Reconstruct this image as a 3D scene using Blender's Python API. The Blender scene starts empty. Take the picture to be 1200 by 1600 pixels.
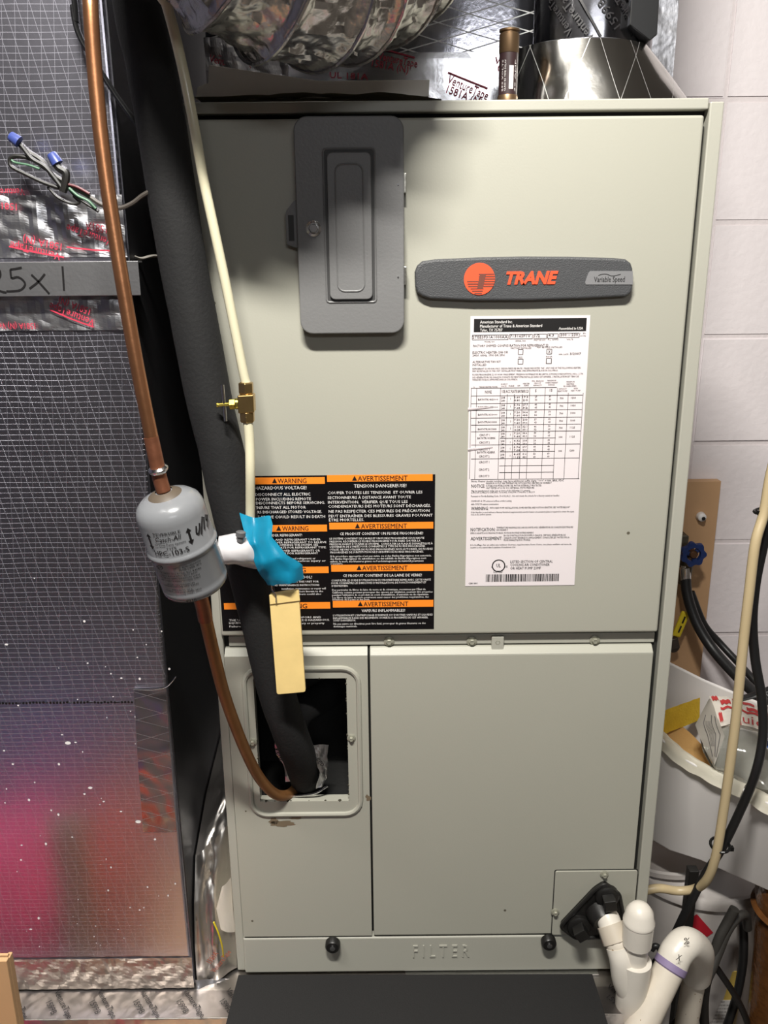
import bpy, bmesh, math, random
from mathutils import Vector, Matrix, noise
from math import pi, sin, cos, radians, sqrt, atan2
random.seed(7)
C = bpy.context.scene
COL = C.collection

# ------------------------------------------------------------------ camera
ZB = 0.45                      # height of the cabinet's bottom edge above the floor
F = 1300.0                     # focal length in pixels of a 1200 x 1600 frame
def cam_matrix(yaw, pitch, roll):
    cy, sy = cos(yaw), sin(yaw); cp, sp = cos(pitch), sin(pitch); cr, sr = cos(roll), sin(roll)
    Rz = Matrix(((cy, -sy, 0), (sy, cy, 0), (0, 0, 1)))
    Rx = Matrix(((1, 0, 0), (0, cp, -sp), (0, sp, cp)))
    Ry = Matrix(((cr, 0, sr), (0, 1, 0), (-sr, 0, cr)))
    return Rz @ Rx @ Ry
CM = cam_matrix(radians(-0.04), radians(-16.333), radians(0.527))
CP = Vector((-0.0759, -0.994, 0.9976 + ZB))
cam_data = bpy.data.cameras.new('camera')
cam = bpy.data.objects.new('camera', cam_data); COL.objects.link(cam)
rt, fw, up = CM.col[0], CM.col[1], CM.col[2]
m4 = Matrix.Identity(4)
for i in range(3):
    m4[i][0] = rt[i]; m4[i][1] = up[i]; m4[i][2] = -fw[i]; m4[i][3] = CP[i]
cam.matrix_world = m4
cam_data.sensor_fit = 'HORIZONTAL'; cam_data.sensor_width = 36; cam_data.lens = 36 * F / 1200
cam_data.clip_start = 0.02; cam_data.clip_end = 30
C.camera = cam

# ------------------------------------------------------------------ world, lamps, exposure
w = bpy.data.worlds.new('world'); C.world = w; w.use_nodes = True
w.node_tree.nodes['Background'].inputs[0].default_value = (0.9, 0.95, 1.0, 1)
w.node_tree.nodes['Background'].inputs[1].default_value = 0.03
def area(name, loc, target, sx, sy, power, col):
    l = bpy.data.lights.new(name, 'AREA'); l.shape = 'RECTANGLE'; l.size = sx; l.size_y = sy; l.energy = power; l.color = col
    o = bpy.data.objects.new(name, l); COL.objects.link(o); o.location = loc
    o.rotation_euler = (Vector(target) - Vector(loc)).to_track_quat('-Z', 'Y').to_euler()
    return o
area('main_tube_lamp', (-0.18, -0.93, 2.5), (0, 0.0, 0.9), 0.40, 0.07, 44, (1.0, 0.965, 0.90))
area('rear_tube_lamp', (0.35, -2.75, 2.28), (0.2, -0.5, 1.1), 1.1, 0.20, 7, (0.97, 0.98, 1.0))
lt_ = area('added_floor_fill', (-.95, -.75, 2.5), (-.86, -.62, 0), 0.5, 0.12, 6.5, (1.0, 0.97, 0.93)); lt_.data.spread = radians(62)  # unseen fill, added to brighten the floor heaps mirrored in the foil
C.view_settings.view_transform = 'Standard'; C.view_settings.look = 'None'
C.view_settings.gamma = 1.0; C.view_settings.use_curve_mapping = False
C.view_settings.exposure = 0.33

# ------------------------------------------------------------------ helpers
def ray(px, py): return CM @ Vector(((px - 600) / F, 1, -(py - 800) / F))
def P(px, py, y=0.0): d = ray(px, py); return CP + d * ((y - CP.y) / d.y)     # a point of the photograph on the plane y
def PZ(px, py, z=0.0): d = ray(px, py); return CP + d * ((z - CP.z) / d.z)    # ... on the height z
def lin(c): return tuple(((v / 255) / 12.92 if v / 255 <= .04045 else ((v / 255 + .055) / 1.055) ** 2.4) for v in c)

OFF = {}
def off(o): return OFF.get(o.name, Vector((0, 0, 0))) if o else Vector((0, 0, 0))
def thing(name, label, cat, loc=(0, 0, 0), group=None):
    o = bpy.data.objects.new(name, None); COL.objects.link(o); o.location = loc; o.empty_display_size = 0.05
    OFF[o.name] = Vector(loc)
    o['label'] = label; o['category'] = cat
    if group: o['group'] = group
    return o
def tag(o, label=None, cat=None, group=None, kind=None):
    if label: o['label'] = label
    if cat: o['category'] = cat
    if group: o['group'] = group
    if kind: o['kind'] = kind
    return o
def obj(name, bm, mat, parent=None, smooth=False, bevel=0, seg=2, mats=None, autos=None):
    o_ = off(parent)
    if o_.length: bmesh.ops.translate(bm, verts=bm.verts, vec=-o_)
    me = bpy.data.meshes.new(name); 
    if autos is None: autos = smooth
    bm.to_mesh(me); bm.free()
    for m in (mats or [mat]): me.materials.append(m)
    if smooth:
        me.polygons.foreach_set('use_smooth', [True] * len(me.polygons))
        me.set_sharp_from_angle(angle=radians(40))
    o = bpy.data.objects.new(name, me); COL.objects.link(o)
    if parent: o.parent = parent
    OFF[o.name] = o_
    if bevel:
        md = o.modifiers.new('bevel', 'BEVEL'); md.width = bevel; md.segments = seg; md.limit_method = 'ANGLE'; md.angle_limit = radians(35)
    return o
def solo(name, bm, mat, label, cat, group=None, kind=None, **k):
    return tag(obj(name, bm, mat, None, **k), label, cat, group, kind)
def BM(): return bmesh.new()
def box(bm, x0, x1, y0, y1, z0, z1, mi=0):
    v = [bm.verts.new((x, y, z)) for z in (z0, z1) for y in (y0, y1) for x in (x0, x1)]
    for f in ((0, 2, 3, 1), (4, 5, 7, 6), (0, 1, 5, 4), (2, 6, 7, 3), (0, 4, 6, 2), (1, 3, 7, 5)):
        bm.faces.new([v[i] for i in f]).material_index = mi
    return bm
def obox(bm, c, ax, ay, az, hx, hy, hz):
    v = [bm.verts.new(Vector(c) + ax * (sx * hx) + ay * (sy * hy) + az * (sz * hz)) for sz in (-1, 1) for sy in (-1, 1) for sx in (-1, 1)]
    for f in ((0, 2, 3, 1), (4, 5, 7, 6), (0, 1, 5, 4), (2, 6, 7, 3), (0, 4, 6, 2), (1, 3, 7, 5)): bm.faces.new([v[i] for i in f])
    return bm
def prism(bm, pts, y0, y1, mi=0, cap=True):
    """polygon in the x-z plane (counter-clockwise seen from the camera), from y0 (front) to y1"""
    n = len(pts)
    a = [bm.verts.new((p[0], y0, p[1])) for p in pts]; b = [bm.verts.new((p[0], y1, p[1])) for p in pts]
    bm.faces.new(a).material_index = mi
    if cap: bm.faces.new(b[::-1]).material_index = mi
    for i in range(n): bm.faces.new((a[i], b[i], b[(i + 1) % n], a[(i + 1) % n])).material_index = mi
    return bm
def rrect(x0, x1, z0, z1, r, n=6):
    out = []
    for cx, cz, a0 in ((x1 - r, z0 + r, -90), (x1 - r, z1 - r, 0), (x0 + r, z1 - r, 90), (x0 + r, z0 + r, 180)):
        for k in range(n + 1):
            a = radians(a0 + 90 * k / n); out.append((cx + r * cos(a), cz + r * sin(a)))
    return out
def rpoly(pts, r, n=5):
    """polygon with rounded corners (arc replaced by a quadratic curve)"""
    out = []
    m = len(pts)
    for i in range(m):
        p = Vector(pts[i]); a = Vector(pts[i - 1]); b = Vector(pts[(i + 1) % m])
        d1 = (a - p).normalized() * r; d2 = (b - p).normalized() * r
        for k in range(n + 1):
            t = k / n; out.append(tuple((p + d1) * (1 - t) ** 2 + p * (2 * t * (1 - t)) + (p + d2) * t * t))
    return out
def frame_of(axis):
    a = Vector(axis).normalized(); h = Vector((0, 0, 1)) if abs(a.z) < .9 else Vector((1, 0, 0))
    u = a.cross(h).normalized(); return u, a.cross(u).normalized(), a
def lathe(bm, prof, base, axis=(0, 0, 1), seg=32, mi=0, caps=True):
    u, v, a = frame_of(axis); base = Vector(base); rings = []
    for r, h in prof:
        rings.append([bm.verts.new(base + a * h + (u * cos(2 * pi * k / seg) + v * sin(2 * pi * k / seg)) * max(r, 1e-5)) for k in range(seg)])
    for A, B in zip(rings, rings[1:]):
        for k in range(seg): bm.faces.new((A[k], A[(k + 1) % seg], B[(k + 1) % seg], B[k])).material_index = mi
    if caps:
        bm.faces.new(rings[0][::-1]).material_index = mi; bm.faces.new(rings[-1]).material_index = mi
    return bm
def spline(pts, step=6):
    pts = [Vector(p) for p in pts]; out = []
    ext = [pts[0] * 2 - pts[1]] + pts + [pts[-1] * 2 - pts[-2]]
    for i in range(1, len(ext) - 2):
        p0, p1, p2, p3 = ext[i - 1:i + 3]
        for k in range(step):
            t = k / step
            out.append(0.5 * ((2 * p1) + (p2 - p0) * t + (2 * p0 - 5 * p1 + 4 * p2 - p3) * t * t + (3 * p1 - p0 - 3 * p2 + p3) * t ** 3))
    out.append(pts[-1]); return out
def tube(bm, pts, r, seg=14, step=6, flat=(1, 1), mi=0, rfun=None, smoothpath=True, caps=True):
    path = spline(pts, step) if smoothpath else [Vector(p) for p in pts]
    n = len(path); nrm = None; rings = []
    for i, p in enumerate(path):
        t = (path[min(i + 1, n - 1)] - path[max(i - 1, 0)]).normalized()
        if nrm is None: nrm = frame_of(t)[0]
        nrm = (nrm - t * nrm.dot(t)).normalized(); bn = t.cross(nrm)
        ring = []
        for k in range(seg):
            a = 2 * pi * k / seg; rr = r if not rfun else rfun(i / (n - 1), a, i)
            ring.append(bm.verts.new(p + nrm * cos(a) * rr * flat[0] + bn * sin(a) * rr * flat[1]))
        rings.append(ring)
    for A, B in zip(rings, rings[1:]):
        for k in range(seg): bm.faces.new((A[k], A[(k + 1) % seg], B[(k + 1) % seg], B[k])).material_index = mi
    if caps:
        bm.faces.new(rings[0][::-1]).material_index = mi; bm.faces.new(rings[-1]).material_index = mi
    return bm
def loft(bm, L, R, nu, nv, disp=None, thick=0.0):
    """sheet between the polylines L and R"""
    def samp(Q, t):
        t *= len(Q) - 1; i = min(int(t), len(Q) - 2); return Vector(Q[i]).lerp(Vector(Q[i + 1]), t - i)
    g = []
    for j in range(nv + 1):
        a, b = samp(L, j / nv), samp(R, j / nv); row = []
        for i in range(nu + 1):
            p = a.lerp(b, i / nu)
            if disp: p = p + disp(i / nu, j / nv, p)
            row.append(bm.verts.new(p))
        g.append(row)
    for j in range(nv):
        for i in range(nu): bm.faces.new((g[j][i], g[j + 1][i], g[j + 1][i + 1], g[j][i + 1]))
    if thick: bmesh.ops.solidify(bm, geom=bm.faces[:], thickness=thick)
    return bm
def NZ(p, s, k=0): return noise.noise(Vector(p) * s + Vector((k * 7.3, k * 3.1, k)))

# ---- lettering: each string is stretched to a measured width and cap height
_cache = {}
def glyphs(s, bold=0.0, res=2):
    key = (s, bold, res)
    if key not in _cache:
        cu = bpy.data.curves.new('t', 'FONT'); cu.body = s; cu.size = 1; cu.resolution_u = res; cu.offset = bold; cu.fill_mode = 'FRONT'
        o = bpy.data.objects.new('t', cu); COL.objects.link(o)
        dg = bpy.context.evaluated_depsgraph_get(); me = bpy.data.meshes.new_from_object(o.evaluated_get(dg))
        vs = [v.co.copy() for v in me.vertices]; fs = [tuple(p.vertices) for p in me.polygons]
        bpy.data.objects.remove(o); bpy.data.curves.remove(cu); bpy.data.meshes.remove(me)
        _cache[key] = (vs, fs)
    return _cache[key]
def put_text(bm, s, W, H, mapf, bold=0.0, cap=0.70, shear=0.0, mi=0, res=2):
    if bold and not (.03 < bold and s == 'TRANE'):         # heavier strokes: the string printed twice, a hair apart
        d = bold * H * 1.1
        put_text(bm, s, W - d, H, mapf, 0, cap, shear, mi, res)
        return put_text(bm, s, W - d, H, lambda u, v: mapf(u + d, v) + (CP - mapf(u + d, v)).normalized() * 4e-5, 0, cap, shear, mi, res)
    vs, fs = glyphs(s, bold, res)
    if not vs: return
    x0 = min(v.x for v in vs); x1 = max(v.x for v in vs)
    nv = [bm.verts.new(mapf(((v.x + shear * v.y) - x0) / (x1 - x0) * W, v.y / cap * H)) for v in vs]
    for f in fs:
        try: bm.faces.new([nv[i] for i in f]).material_index = mi
        except ValueError: pass
def print_on(bm, items, y, mi=0, bold=0.006, res=2):
    """items (text, x left, y baseline, x right, cap height) in photograph pixels, printed on the plane y"""
    for it in items:
        s, xl, yb, xr, h = it[:5]; b = it[5] if len(it) > 5 else bold
        mid = P((xl + xr) / 2, yb, y); a = P(xl, yb, y); c = P(xr, yb, y); top = P((xl + xr) / 2, yb - h, y)
        put_text(bm, s, c.x - a.x, top.z - mid.z, lambda u, v, a=a, mid=mid: Vector((a.x + u, y, mid.z + v)), b, mi=mi, res=res)
def print_turned(bm, s, c, W, H, ang, axu=Vector((1, 0, 0)), axv=Vector((0, 0, 1)), bold=0.01, shear=0.0, mi=0, flip=1):
    """text centred at c on the plane of axu and axv, turned by ang"""
    u_ = axu * cos(ang) + axv * sin(ang); v_ = axv * cos(ang) - axu * sin(ang)
    put_text(bm, s, W, H, lambda u, v: c + u_ * (u - W / 2) + v_ * (v - H / 2) * flip, bold, mi=mi, shear=shear)
def ribbon(bm, pts, wd, nrm, step=5):
    """a flat marker stroke"""
    path = spline(pts, step); n = len(path); prev = None
    for i, p in enumerate(path):
        t = (path[min(i + 1, n - 1)] - path[max(i - 1, 0)]).normalized(); s = t.cross(nrm).normalized() * wd / 2
        cur = (bm.verts.new(p - s), bm.verts.new(p + s))
        if prev: bm.faces.new((prev[0], prev[1], cur[1], cur[0]))
        prev = cur

# ---- materials
def mat(name, col, rough=.5, metal=0.0, bump=0.0, bscale=200, var=0.0, vscale=8, specks=None, spec=.5, detail=4, trans=0, alpha=1, coat=0, sheen=0):
    m = bpy.data.materials.new(name); m.use_nodes = True; nt = m.node_tree; b = nt.nodes['Principled BSDF']
    c = lin(col) if max(col) > 1 else col
    b.inputs['Base Color'].default_value = (*c, 1); b.inputs['Roughness'].default_value = rough; b.inputs['Metallic'].default_value = metal
    b.inputs['Specular IOR Level'].default_value = spec
    if trans: b.inputs['Transmission Weight'].default_value = trans
    if alpha < 1: b.inputs['Alpha'].default_value = alpha
    if coat: b.inputs['Coat Weight'].default_value = coat; b.inputs['Coat Roughness'].default_value = .1
    tc = nt.nodes.new('ShaderNodeTexCoord')
    src = None
    if var:
        n = nt.nodes.new('ShaderNodeTexNoise'); n.inputs['Scale'].default_value = vscale; n.inputs['Detail'].default_value = 6
        nt.links.new(tc.outputs['Object'], n.inputs['Vector'])
        mx = nt.nodes.new('ShaderNodeMix'); mx.data_type = 'RGBA'
        mx.inputs[6].default_value = (*[v * (1 - var) for v in c], 1); mx.inputs[7].default_value = (*[min(1, v * (1 + var)) for v in c], 1)
        nt.links.new(n.outputs['Fac'], mx.inputs[0]); src = mx.outputs[2]
    if specks:
        sc_, th, sc, rnd = specks                      # colour, radius, scale, share of cells
        vo = nt.nodes.new('ShaderNodeTexVoronoi'); vo.inputs['Scale'].default_value = sc
        nt.links.new(tc.outputs['Object'], vo.inputs['Vector'])
        lt = nt.nodes.new('ShaderNodeMath'); lt.operation = 'LESS_THAN'; lt.inputs[1].default_value = th; nt.links.new(vo.outputs['Distance'], lt.inputs[0])
        sp = nt.nodes.new('ShaderNodeSeparateColor'); nt.links.new(vo.outputs['Color'], sp.inputs[0])
        l2 = nt.nodes.new('ShaderNodeMath'); l2.operation = 'LESS_THAN'; l2.inputs[1].default_value = rnd; nt.links.new(sp.outputs[0], l2.inputs[0])
        mu = nt.nodes.new('ShaderNodeMath'); mu.operation = 'MULTIPLY'; nt.links.new(lt.outputs[0], mu.inputs[0]); nt.links.new(l2.outputs[0], mu.inputs[1])
        mx = nt.nodes.new('ShaderNodeMix'); mx.data_type = 'RGBA'; mx.inputs[6].default_value = (*c, 1); mx.inputs[7].default_value = (*lin(sc_), 1)
        if src: nt.links.new(src, mx.inputs[6])
        nt.links.new(mu.outputs[0], mx.inputs[0]); src = mx.outputs[2]
    if src: nt.links.new(src, b.inputs['Base Color'])
    if bump:
        n = nt.nodes.new('ShaderNodeTexNoise'); n.inputs['Scale'].default_value = bscale; n.inputs['Detail'].default_value = detail
        nt.links.new(tc.outputs['Object'], n.inputs['Vector'])
        bp = nt.nodes.new('ShaderNodeBump'); bp.inputs['Strength'].default_value = bump; bp.inputs['Distance'].default_value = 0.002
        nt.links.new(n.outputs['Fac'], bp.inputs['Height']); nt.links.new(bp.outputs[0], b.inputs['Normal'])
    return m
def foil(name, col=(200, 202, 208), rough=.2, lines=(), wrinkle=.15, wscale=14, axes='xz', fine=.2, fscale=120, linecol=(235, 235, 240), lrough=.4, lmix=.6, specks=True, lbump=.5, metal=1.0, dist=.004):
    """aluminium facing: a mirror-like metal with fine relief; lines = thread families (a, b, spacing, width) across a*u+b*v"""
    m = bpy.data.materials.new(name); m.use_nodes = True; nt = m.node_tree; L = nt.links; b = nt.nodes['Principled BSDF']
    c = lin(col); b.inputs['Metallic'].default_value = metal; b.inputs['Roughness'].default_value = rough
    tc = nt.nodes.new('ShaderNodeTexCoord'); sx = nt.nodes.new('ShaderNodeSeparateXYZ'); L.new(tc.outputs['Object'], sx.inputs[0])
    def M(op, a, bb=None, cc=None):
        n = nt.nodes.new('ShaderNodeMath'); n.operation = op
        for i, q in enumerate((a, bb, cc)):
            if q is None: continue
            if isinstance(q, (int, float)): n.inputs[i].default_value = q
            else: L.new(q, n.inputs[i])
        return n.outputs[0]
    def noise_tex(scale, det=3):
        n = nt.nodes.new('ShaderNodeTexNoise'); n.inputs['Scale'].default_value = scale; n.inputs['Detail'].default_value = det
        L.new(tc.outputs['Object'], n.inputs['Vector']); return n.outputs['Fac']
    U = sx.outputs['XYZ'.index(axes[0].upper())]; V = sx.outputs['XYZ'.index(axes[1].upper())]
    wob = M('MULTIPLY', M('SUBTRACT', noise_tex(7, 1), .5), .006)
    mask = None
    for (a, b2, sp, wd) in lines:
        e = M('ADD', M('ADD', M('MULTIPLY', U, a), M('MULTIPLY', V, b2)), wob)
        k = M('LESS_THAN', M('PINGPONG', e, sp / 2), wd)
        mask = k if mask is None else M('MAXIMUM', mask, k)
    h = M('ADD', M('MULTIPLY', noise_tex(wscale, 2), wrinkle), M('MULTIPLY', noise_tex(fscale, 3), fine * .1))
    if mask is not None:
        h = M('ADD', h, M('MULTIPLY', mask, lbump * .1))
        mx = nt.nodes.new('ShaderNodeMix'); mx.data_type = 'RGBA'; mx.inputs[6].default_value = (*c, 1); mx.inputs[7].default_value = (*lin(linecol), 1)
        L.new(M('MULTIPLY', mask, lmix), mx.inputs[0]); L.new(mx.outputs[2], b.inputs['Base Color'])
        L.new(M('ADD', rough, M('MULTIPLY', mask, lrough - rough)), b.inputs['Roughness'])
        L.new(M('SUBTRACT', metal, M('MULTIPLY', mask, .75 * lmix)), b.inputs['Metallic'])
    else: b.inputs['Base Color'].default_value = (*c, 1)
    bp = nt.nodes.new('ShaderNodeBump'); bp.inputs['Strength'].default_value = 1; bp.inputs['Distance'].default_value = dist
    L.new(h, bp.inputs['Height']); L.new(bp.outputs[0], b.inputs['Normal'])
    return m
M_paint = mat('sage_grey_enamel', (166, 165, 153), .42, bump=.05, bscale=420, var=.035, vscale=3.5, specks=((95, 90, 78), .045, 22, .16))
M_paint_edge = mat('sage_grey_edge', (168, 167, 156), .45, bump=.05, bscale=400, var=.04, vscale=6)
M_inside = mat('dark_cabinet_lining', (22, 22, 21), .75, bump=.5, bscale=90)
M_gap = mat('black_gap_shade', (30, 30, 27), .8)
M_greybox = mat('slate_grey_enamel', (112, 112, 112), .45, bump=.1, bscale=350, var=.03)
M_steel = mat('zinc_steel', (190, 188, 178), .3, 1.0, bump=.1)
M_screw = mat('painted_screw', (158, 157, 142), .4, .3)
M_badge = mat('charcoal_badge_plastic', (70, 71, 73), .42, bump=.35, bscale=900)
M_red = mat('orange_red_print', (240, 84, 48), .5)
M_badgegrey = mat('badge_silver_plate', (140, 140, 142), .4, .3)
M_black = mat('black_print', (18, 16, 17), .5)
M_white = mat('white_print', (225, 222, 220), .5)
M_label = mat('white_label_film', (226, 218, 220), .3)
M_labelblack = mat('black_label_film', (16, 14, 16), .25)
M_orange = mat('orange_label_ink', (250, 140, 42), .35)
M_copper = mat('aged_copper', (168, 118, 84), .33, .9, var=.3, vscale=25, bump=.1, bscale=120)
M_copper2 = mat('dull_brown_copper', (142, 98, 58), .5, .55, var=.25, vscale=40, bump=.15, bscale=150)
M_copper3 = mat('heat_stained_copper', (140, 90, 66), .45, .7, var=.45, vscale=60, bump=.2, bscale=120)
M_drier = mat('grey_gloss_enamel', (122, 124, 127), .22, bump=.06, bscale=60, var=.08, vscale=14)
M_foam = mat('black_pipe_foam', (16, 16, 17), .85, bump=.3, bscale=250, var=.2, vscale=10)
M_blackshine = mat('black_vinyl_tape', (14, 14, 14), .35)
M_cream = mat('cream_plastic_tube', (205, 200, 172), .35, coat=.3)
M_brass = mat('brass', (196, 166, 112), .32, 1.0, var=.2, vscale=60)
M_brass2 = mat('bright_brass', (205, 185, 90), .25, 1.0)
M_silver = mat('bright_steel', (215, 215, 215), .2, 1.0)
M_whiteplastic = mat('milky_white_plastic', (205, 203, 205), .25, coat=.4)
M_blue = mat('blue_tape', (28, 160, 198), .35, bump=.12, bscale=90, var=.06, vscale=30)
M_tag = mat('cream_tag', (236, 208, 140), .5, var=.12, vscale=45)
M_foamboard = mat('black_foam_board', (22, 21, 21), .85, bump=.3, bscale=500, specks=((190, 185, 175), .04, 40, .07))
M_pvc = mat('white_pvc', (222, 216, 205), .35, var=.05, vscale=30, bump=.05)
M_pvcdirty = mat('soiled_white_pvc', (214, 205, 190), .42, var=.12, vscale=40, specks=((150, 124, 94), .16, 110, .22))
M_purple = mat('purple_primer', (140, 125, 160), .5)
M_blackplastic = mat('black_abs_plastic', (24, 23, 22), .4, bump=.1)
M_block = mat('white_painted_block', (226, 219, 221), .6, bump=.55, bscale=70, var=.02, vscale=5, detail=8, specks=((120, 100, 95), .05, 30, .04))
M_mortar = mat('white_painted_mortar', (214, 206, 207), .7, bump=.5, bscale=120)
M_wall = mat('warm_grey_wall', (122, 116, 110), .8, var=.1, vscale=2)
M_wall2 = mat('dim_panelling', (104, 104, 126), .8, var=.15, vscale=2)
M_floor = mat('concrete_floor', (96, 90, 84), .8, var=.2, vscale=4, bump=.3, bscale=60)
M_ceil = mat('ceiling_board', (120, 117, 112), .9)
M_wood = mat('plywood', (188, 150, 112), .6, var=.1, vscale=18, bump=.1)
M_card = mat('corrugated_card', (176, 140, 100), .8, var=.06, vscale=20)
M_paper = mat('white_paper', (246, 240, 230), .7)
M_cloth = mat('khaki_cloth', (110, 104, 88), .9, bump=.4, bscale=200)
M_hose = mat('black_rubber_hose', (24, 24, 25), .42, bump=.08)
M_hose2 = mat('dusty_black_hose', (50, 48, 45), .55)
M_tan = mat('tan_vinyl_hose', (186, 168, 132), .4, var=.05, vscale=20)
M_tub = mat('white_enamelled_tub', (232, 228, 226), .3, var=.02)
M_tubline = mat('cream_liner', (240, 236, 222), .6)
M_handle = mat('blue_valve_paint', (30, 50, 100), .35)
M_yellow = mat('yellow_rubber', (214, 190, 40), .5)
M_sponge = mat('yellow_sponge', (250, 212, 70), .95, bump=1.0, bscale=260, var=.12, vscale=60)
M_sponge2 = mat('pale_tan_sponge', (226, 184, 120), .95, bump=.6, bscale=260)
M_foil_tape = foil('tape_foil', (216, 216, 220), .36, wrinkle=.35, wscale=45, fine=.6, fscale=160)
M_foil_flex = foil('flex_duct_film', (190, 188, 186), .27, wrinkle=.35, wscale=70, fine=1.2, fscale=170, dist=.004)
M_foil_duct = foil('duct_scrim_foil', (198, 197, 210), .29, lines=((0, 1, .0064, .00024), (1, .24, .0135, .00022), (1, -.09, .0135, .0002)), wrinkle=.14, wscale=9, fine=.3, fscale=70, linecol=(220, 220, 228), lmix=.15, lrough=.40, lbump=.14)
M_foil_side = foil('shaded_side_foil', (96, 96, 100), .42, axes='yz', wrinkle=.12, wscale=12)  # same foil as the front, coloured darker for the shade in the gap
M_foil_diamond = foil('plenum_scrim_foil', (160, 160, 168), .15, lines=((.27, 1, .021, .0007), (-.27, 1, .021, .0007)), wrinkle=.06, wscale=10, fine=.3, fscale=140, linecol=(255, 255, 255), lmix=1.1, lrough=.5, lbump=.8)
M_foil_smooth = foil('smooth_foil', (205, 204, 200), .13, lines=((1, .30, .037, .0003), (1, -.42, .061, .0003)), wrinkle=.5, wscale=12, fine=.2, linecol=(240, 240, 240), lmix=.25)
M_tape_red = mat('red_tape_print', (200, 62, 84), .45)
M_tape_black = mat('black_tape_print', (30, 28, 30), .45)
M_strip = mat('galvanised_strip', (150, 150, 152), .42, .85, var=.12, vscale=16, bump=.1)
M_clear = mat('clear_plastic', (235, 235, 230), .12, trans=.85, spec=.5)
M_bucket = mat('white_bucket_plastic', (206, 200, 196), .35)
M_brownpot = mat('brown_glazed_clay', (98, 62, 32), .22, bump=.9, bscale=90, var=.5, vscale=60)

# ------------------------------------------------------------------ the room
XL, XR, YF, YB, ZT = -2.1, 1.7, -3.1, 0.6, 2.6
def wallbox(name, a, m):
    return tag(obj(name, box(BM(), *a), m), kind='structure')
wallbox('floor', (XL - .1, XR + .1, YF - .1, YB + .2, -.1, 0), M_floor)
wallbox('ceiling', (XL - .1, XR + .1, YF - .1, YB + .2, ZT, ZT + .1), M_ceil)
wallbox('wall_left', (XL - .1, XL, YF, YB, 0, ZT), M_wall2)
wallbox('wall_right', (XR, XR + .1, YF, YB, 0, ZT), M_wall)
wallbox('wall_front', (XL - .1, XR + .1, YF - .1, YF, 0, ZT), M_wall)
wb = wallbox('wall_back', (XL - .1, XR + .1, YB + .0022, YB + .2, 0, ZT), M_mortar)
# painted concrete blocks in running bond, joints shallow
CH = 0.2035; ZJ = 1.275 + ZB
def block_mesh(L):
    bm = box(BM(), -L / 2 + .0022, L / 2 - .0022, 0, .05, -CH / 2 + .0026, CH / 2 - .0026)
    bmesh.ops.bevel(bm, geom=[e for e in bm.edges if all(v.co.y < .01 for v in e.verts)], offset=.0025, segments=2, affect='EDGES')
    me = bpy.data.meshes.new('concrete_block'); bm.to_mesh(me); bm.free(); me.materials.append(M_block); return me
bm_full = block_mesh(.4064)
k0 = -8
row = 0
z = ZJ - CH * 9 + CH / 2
while z - CH / 2 < ZT:
    if z - CH / 2 > 0 - CH * .6:
        xo = 0.5269 if round((ZJ - z + CH / 2) / CH) % 2 == 0 else 0.5551 - .2032 + .175
        x = xo - .4064 * 7 + .2032
        while x - .2 < XR:
            if x + .21 > XL:
                o = bpy.data.objects.new('concrete_block', bm_full); COL.objects.link(o); o.parent = wb
                o.location = (x, YB + random.uniform(-.0012, .0012), z); o.rotation_euler = (0, 0, random.uniform(-.002, .002))
            x += .4064
    z += CH; row += 1

# ------------------------------------------------------------------ air handler
AH = thing('air_handler', 'tall sage-grey metal air handler cabinet with labels and a badge', 'air handler', (0, 0.28, ZB))
W2 = .2985; H = 1.172
def Z(v): return ZB + v
# shell: back and sides, top, floor, with front flanges
bm = BM()
box(bm, -W2, -W2 + .012, 0, .55, ZB, Z(H)); box(bm, W2 - .0155, W2, -.004, .55, ZB, Z(H - .004))
box(bm, -W2 + .012, W2 - .0155, .53, .55, ZB, Z(H)); box(bm, -W2 + .012, W2 - .0155, .012, .53, Z(H - .012), Z(H - .0005)); box(bm, -W2 + .012, W2 - .0155, .012, .53, ZB, ZB + .01)
obj('cabinet_shell', bm, M_paint_edge, AH, bevel=.0015)
obj('top_rail', box(BM(), -W2 + .012, W2 - .0165, -.003, .012, Z(1.1605), Z(H)), M_paint_edge, AH, bevel=.0015)
# black strips that paint the shade in the gaps between panels
bm = BM(); box(bm, -W2 + .012, W2 - .0155, .011, .014, Z(1.145), Z(1.1605)); box(bm, .272, W2 - .0155, .008, .014, Z(.0), Z(1.145)); box(bm, -W2 + .012, -.28, .008, .014, Z(0), Z(1.145))
box(bm, -.28, .272, .008, .014, Z(.505), Z(.55)); box(bm, -.103, -.09, .008, .012, Z(.065), Z(.505)); box(bm, -.28, .272, .009, .012, Z(.058), Z(.068))
obj('gap_shade_strips', bm, M_gap, AH)
# upper access panel: folded sheet, slightly proud
bm = BM(); box(bm, -.2875, .2775, -.006, .011, Z(.5425), Z(1.1545))
up_panel = obj('upper_access_panel', bm, M_paint, AH, bevel=.003, seg=3)
bm = BM(); box(bm, -.28, .2775, .004, .011, Z(.5235), Z(.5375)); box(bm, -.28, .2775, .0085, .011, Z(.5375), Z(.543))
mid = obj('middle_rail', bm, M_paint_edge, AH, bevel=.001)
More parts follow.
